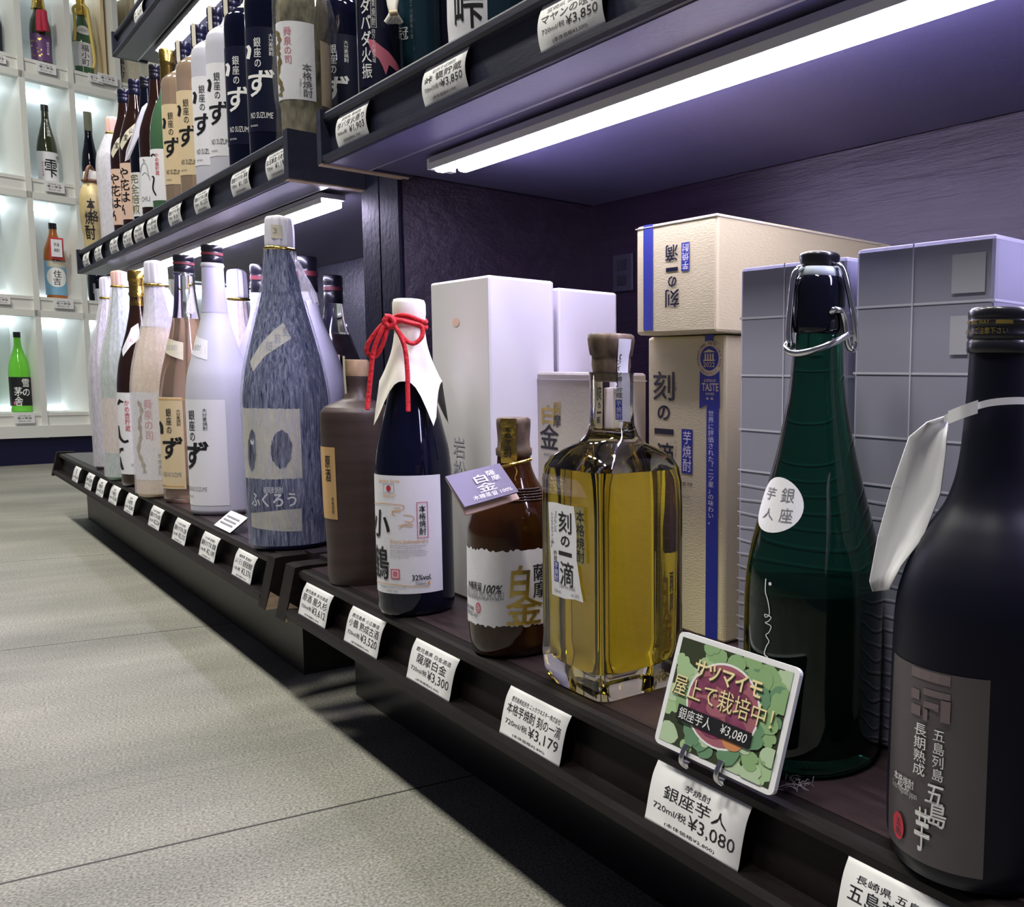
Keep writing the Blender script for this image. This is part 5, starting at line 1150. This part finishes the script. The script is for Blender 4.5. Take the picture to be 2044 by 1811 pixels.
MB().lathe(pq[0], pq[1], pchip([(zb+.043, .13), (zb+.75, .135), (zb+.95, .10), (zb+1.15, .055)], 5), 'olive_glass', 24).build('glass_body', t); MB().lathe(pq[0], pq[1], [(zb+1.12, .062), (zb+1.30, .06), (zb+1.5, .055)], 'gold_foil', 20).build('foil_cap', t)
t, pr, S, X, Y = cub_bottle('sake_bottle', 'dark green bottle with one large black character on white, second cubbyhole row', 98, 360, [(360, 21), (305, 21.5), (285, 19), (260, 12.5), (240, 8), (222, 7)], 'olive_glass', 2, (222, 210))
d = Decal(S, .006); d.patch((77, 303, 119, 362), 'white_label', u0=-1.4, u1=1.35, v0=ROWZ[2]+.02); d.lay(); d.text('雫', (90, 319, 113, 354), 'ink', .03); d.vert('純米大吟醸', (84, 322, 88, 352), 'pink_ink'); d.vert('越の', (111, 312, 116, 326), 'ink'); d.build('label', t)
d = Decal(S, .006); d.vert('喜久水酒造', (92, 238, 98, 272), 'white_ink', .03); d.build('neck_print', t)
t, pr, S, X, Y = cub_bottle('sake_bottle', 'slim navy bottle with a long olive cap in the second cubbyhole row', 183, 372, [(372, 17), (335, 17.5), (310, 15), (290, 11), (270, 8), (260, 7.6)], 'navy_glass', 2, (262, 224), 'cap_olive')
d = Decal(S, .006); d.patch((166, 343, 200, 372), 'white_label', u0=-1.4, u1=1.4, v0=ROWZ[2]+.02); d.build('label', t)
t, pr, S, X, Y = cub_bottle('shochu_bottle', 'amber bottle with pale blue label and red framed tag in the third cubbyhole row', 114, 595, [(595, 21), (520, 22), (500, 20), (480, 13), (466, 8.5), (458, 7.6)], 'orange_glass', 1, (458, 446))
d = Decal(S, .006); d.patch((91, 521, 136, 589), 'sky_label', u0=-1.4, u1=1.4); d.lay(); d.box((94, 522, 131, 533), 'cream_paper'); d.disc((94, 534, 131, 573), 'white_ink'); d.text('住', (107, 540, 122, 554), 'ink', .03); d.text('吉', (107, 555, 121, 569), 'ink', .03); d.build('label', t)
D0 = math.hypot(X, Y); o, P = card(t, 'red_framed_tag', [(98, 473), (126, 476), (128, 520), (100, 516)], [D0-.24]*4, 'red_ink'); o, P = card(t, 'tag_paper', [(101, 477), (123, 479), (125, 516), (103, 512)], [D0-.27]*4, 'white_label')
b = MB(); on_card(b, P, '手造', (.5, .3), 'ink', .5, .2); on_card(b, P, '焼酎', (.5, .62), 'ink', .5, .2); b.build('tag_print', t)
t, pr, S, X, Y = cub_bottle('sake_bottle', 'dark navy bottle in the third cubbyhole row, half hidden under the dark upper shelf', 196, 600, [(600, 19), (560, 19), (540, 16), (520, 8)], 'navy_glass', 1)
d = Decal(S, .006); d.box((186, 566, 191, 586), 'grey_ink'); d.build('sticker', t)
t, pr, S, X, Y = cub_bottle('sake_bottle', 'bright lime green bottle with black label in the lowest cubbyhole row', 44, 820, [(820, 22), (745, 22.5), (722, 19), (702, 11.5), (686, 7.5), (674, 7)], 'lime_glass', 0, (674, 663))
d = Decal(S, .006); d.patch((21, 753, 66, 810), 'ink', u0=-1.45, u1=1.45); d.lay(); d.vert('雪の', (43, 755, 59, 792), 'white_ink', .03); d.vert('茅舎', (29, 772, 46, 811), 'white_ink', .03); d.box((28, 802, 33, 808), 'pink_ink'); d.build('label', t)
t, pr, S, X, Y = cub_bottle('sake_bottle', 'dark blue bottle cut off by the left edge in the top cubbyhole', -9, 101, [(101, 16), (50, 16.5), (35, 13), (15, 8)], 'navy_glass', 3)
p0 = cw(199, 576, .12); p1 = cw(207, 612, .12); z0_ = ROWZ[1]+.003
t = thing('purple_carton', 'small lilac carton at the front edge of the third cubbyhole row', 'box', (p0.x, p0.y, z0_)); s0 = (p0-WO).dot(WD)
wbox(MB(), s0, s0+.07, .1, .5, z0_, p0.z, 'wrap_white').build('carton', t)
# price cards on the cubbyhole lips
ws = WallPl(-.005)
for x0, y0, x1, y1, lab in ((72, 127, 110, 146, 'small white price card under the purple labelled bottle'), (176, 149, 204, 165, 'small white price card under the green bottle with yellow cord'), (194, 150, 232, 168, 'small white price card under the wooden presentation box'), (88, 364, 127, 384, 'small white price card under the bottle with one large character'), (106, 598, 145, 616, 'small white price card under the amber bottle'), (28, 826, 68, 845, 'small white price card under the lime green bottle'), (-14, 591, 19, 607, 'small white price card on the third row lip at the left edge'), (-18, 109, 10, 125, 'small white price card at the left edge under the dark blue bottle')):
    u0, v0 = ws.inv(x0, y1); u1, v1 = ws.inv(x1, y0); q = 0
    v0 = ws.inv((x0+x1)/2, y1)[1]; v1 = ws.inv((x0+x1)/2, y0)[1]; dd_ = .03 if y0 != 150 else .05
    t = thing('price_card', lab, 'price tag', wp((u0+u1)/2, -.02, v0), 'price cards on the cubbyholes')
    b = MB(); wbox(b, u0, u1, -dd_, -dd_+.012, v0, v1, 'paper'); b.build('card', t)
    d = Decal(WallPl(-dd_), .004, px=False); w, h = u1-u0, v1-v0
    d.text('純米吟醸 山廃', (u0+.2*w, v0+.70*h, u0+.8*w, v0+.84*h), 'grey_ink', res=1); d.text('雪の茅舎', (u0+.15*w, v0+.42*h, u0+.85*w, v0+.64*h), 'ink', .01, res=1); d.text('税込¥1,980', (u0+.2*w, v0+.12*h, u0+.8*w, v0+.34*h), 'grey_ink', res=1); d.build('print', t)
# ---------------------------------------------------------------- price tags in the shelf rails
class TagS:
    lim = 9
    def __init__(s, yl, w, path): s.yl, s.w, s.p = yl, w, path
    def pt(s, u, v, o_):
        t = max(0, min(.9999, 1-v))*(len(s.p)-1); i = int(t); f = t-i; a, b_ = s.p[i], s.p[i+1]
        dx, dz = b_[0]-a[0], b_[1]-a[1]; L = math.hypot(dx, dz)
        nx, nz = dz/L, -dx/L                       # outward, towards the aisle
        if nx > 0: nx, nz = -nx, -nz
        return (a[0]+dx*f+nx*o_, s.yl-u*s.w, a[1]+dz*f+nz*o_)
LOWP = [v[:] for v in curve([(1.452, -1.044), (1.434, -1.078), (1.421, -1.125), (1.412, -1.170), (1.405, -1.198)], 3)]
def upp(x, zt): return [v[:] for v in curve([(x+.020, zt-.045), (x+.004, zt-.085), (x-.002, zt-.125), (x+.002, zt-.165), (x+.013, zt-.203)], 3)]
def price_tag(px, py, path, xpl, lines, label, w=.385, grp='price tags in the shelf rails', detail=True):
    yl = onx(px, py, xpl).y; S = TagS(yl, w, path)
    t = thing('price_tag', label, 'price tag', (path[-1][0], yl-w/2, path[-1][1]), grp)
    b = MB(); n = len(path); P = []
    for k in range(n):
        for u in (0, .25, .5, .75, 1): P.append(S.pt(u, 1-k/(n-1), 0))
    b.add(P, [(k*5+i, k*5+i+1, (k+1)*5+i+1, (k+1)*5+i) for k in range(n-1) for i in range(4)], 'paper', True)
    o_ = b.build('tag_paper', t); o_.modifiers.new('thickness', 'SOLIDIFY').thickness = .0003
    d = Decal(S, .0042, px=False); r = 2 if detail else 1
    a, nm, vol, pr_, base = lines
    def row(txt, x0, x1, y0, y1, bold, m='ink'):
        V, Fc = glyph(txt, bold, 0, r)
        if V: d.text(txt, (x0, y0, x1, y1), m, bold, 0, r)
    k = min(.40, .045*len(a)); row(a, .5-k, .5+k, .73, .83, .0)
    k = min(.44, .085*len(nm)); row(nm, .5-k, .5+k, .52, .70, .006)
    row(vol, .07, .07+.42*min(8, len(vol))/8, .33, .44, 0); row(pr_, .46, .94, .27, .48, .004); row(base, .22, .76, .10, .20, 0)
    d.build('printed_text', t); return t
rows = [((152.1, 926.2), ('芋焼酎', '司', '1.8L/税', '¥2,024', '(本体価格¥1,840)'), 'white price tag at the far left end of the lower rail'),
 ((177.8, 938.7), ('芋焼酎', '金峰 荒濾過', '1.8L/税', '¥2,427', '(本体価格¥2,207)'), 'second price tag from the far left end of the lower rail'),
 ((200.5, 949.7), ('麦焼酎', '青鹿毛', '1.8L/税', '¥2,178', '(本体価格¥1,980)'), 'third price tag from the far left end of the lower rail'),
 ((226.2, 962.2), ('芋焼酎', '千亀女', '1.8L/税', '¥2,296', '(本体価格¥2,088)'), 'fourth price tag from the far left end of the lower rail'),
 ((257.8, 978.3), ('芋焼酎', '元老院', '1.8L/税', '¥2,845', '(本体価格¥2,587)'), 'price tag below the gold foil necked brown bottle on the lower rail'),
 ((307, 1003.3), ('大分県 麦焼酎', '銀座のすずめ 琥珀', '1.8L/税', '¥2,224', '(本体価格¥2,022)'), 'price tag below the straw coloured bottle on the lower rail'),
 ((355.4, 1027.5), ('大分県 麦焼酎', '銀座のすずめ 白麹', '1.8L/税', '¥2,332', '(本体価格¥2,120)'), 'price tag below the tall frosted bottle on the lower rail'),
 ((410.1, 1055.8), ('大分県 麦焼酎', '銀座のすずめ 黒麹', '1.8L/税', '¥2,189', '(本体価格¥1,990)'), 'price tag below the small acrylic stand on the lower rail'),
 ((477.6, 1090.3), ('福岡県 麦焼酎', 'ふくろう 焙煎麦焼酎', '1.8L/税', '¥2,376', '(本体価格¥2,160)'), 'price tag below the blue wrapped bottle reading 2,376 yen'),
 ((613.4, 1165.1), ('鹿児島県 本坊酒造', '原酒 屋久杉', '720ml/税', '¥3,612', '(本体価格¥3,284)'), 'price tag below the brown ceramic bottle reading 3,612 yen'),
 ((705.9, 1212.8), ('鹿児島県 小正醸造', '小鶴 熟成古酒', '720ml/税', '¥3,520', '(本体価格¥3,200)'), 'price tag below the red corded bottle reading 3,520 yen'),
 ((832.8, 1278.6), ('鹿児島県 白金酒造', '薩摩白金', '720ml/税', '¥3,300', '(本体価格¥3,000)'), 'price tag below the squat amber bottle reading 3,300 yen'),
 ((1021.3, 1376.8), ('鹿児島県姶良市 ニッカウヰスキー株式会社', '本格芋焼酎 刻の一滴', '720ml/税', '¥3,179', '(本体価格¥2,890)'), 'price tag below the square golden bottle reading 3,179 yen'),
 ((1315, 1533), ('芋焼酎', '銀座芋人', '720ml/税', '¥3,080', '(本体価格¥2,800)'), 'large price tag below the leafy card reading 3,080 yen'),
 ((1695, 1727), ('長崎県 五島列島酒造', '五島芋 長期熟成', '720ml/税', '¥3,300', '(本体価格¥3,000)'), 'price tag cut off by the bottom edge below the black bottle')]
for (px, py), ln, lab in rows: price_tag(px, py, LOWP, 1.452, ln, lab)
upt = upp(XU, ZT)
for (px, py), ln, lab in [((164.4, 500), ('麦焼酎', '焼酎', '720ml', '¥2,509', '(本体価格)'), 'price tag at the far left end of the upper rail'), ((187.7, 486.3), ('芋焼酎', '明るい農村', '720ml', '¥1,454', '(本体価格)'), 'second price tag from the far left end of the upper rail'),
 ((218.2, 470.9), ('芋焼酎', '宝山 綾紫', '720ml', '¥1,616', '(本体価格)'), 'third price tag from the far left end of the upper rail'), ((244.2, 450.4), ('宮崎県 麦', '青鹿毛 ムギ', '720ml', '¥1,453', '(本体価格)'), 'fourth price tag from the far left end of the upper rail'),
 ((266.4, 440), ('麦焼酎', '完全焙煎', '720ml', '¥1,453', '(本体価格)'), 'fifth price tag from the far left end of the upper rail'), ((291.8, 424.7), ('芋焼酎', 'かめ壺貯蔵', '720ml', '¥1,285', '(本体価格)'), 'upper rail price tag below the green bottle with gold foil neck'),
 ((334.9, 402.4), ('大分県 麦焼酎', '銀座のすずめ 琥珀', '720ml', '¥1,617', '(本体価格)'), 'upper rail price tag below the beige labelled bottles'), ((386.3, 373.3), ('大分県 麦焼酎', '銀座のすずめ 白麹', '720ml', '¥1,232', '(本体価格)'), 'upper rail price tag below the frosted white bottles'),
 ((459.6, 330.5), ('大分県 麦焼酎', '銀座のすずめ 黒麹', '720ml', '¥1,100', '(本体価格)'), 'upper rail price tag below the dark navy bottles reading 1,100 yen'), ((529.1, 289.4), ('白玉酒造株式会社', '白玉醸造 元老院', '720ml', '¥1,193', '(本体価格)'), 'upper rail price tag below the clear bagged bottle reading 1,193 yen'),
 ((670, 230), ('高知県 栗焼酎', 'ダバダ火振り', '900ml税', '¥1,903', '(本体価格¥1,730)'), 'price tag at the left end of the near upper rail reading 1,903 yen'), ((842.5, 136), ('信州そば焼酎', '峠 甕貯蔵', '720ml35度/税', '¥3,850', '(本体価格¥3,500)'), 'near upper rail price tag reading 3,850 yen below the white labelled bottle'), ((1074, 12), ('宮崎県 蕎麦焼酎', 'マヤンの呟き', '720ml/税', '¥3,850', '(本体価格¥3,500)'), 'large near upper rail price tag cut off by the top edge')]:
    price_tag(px, py, upt, XU, ln, lab)
price_tag(267, 14, upp(2.05, 3.66), 2.05, ('芋焼酎', '極上の一滴', '720ml', '¥3,300', '(本体価格)'), 'price tag in the rail of the topmost shelf at upper left')
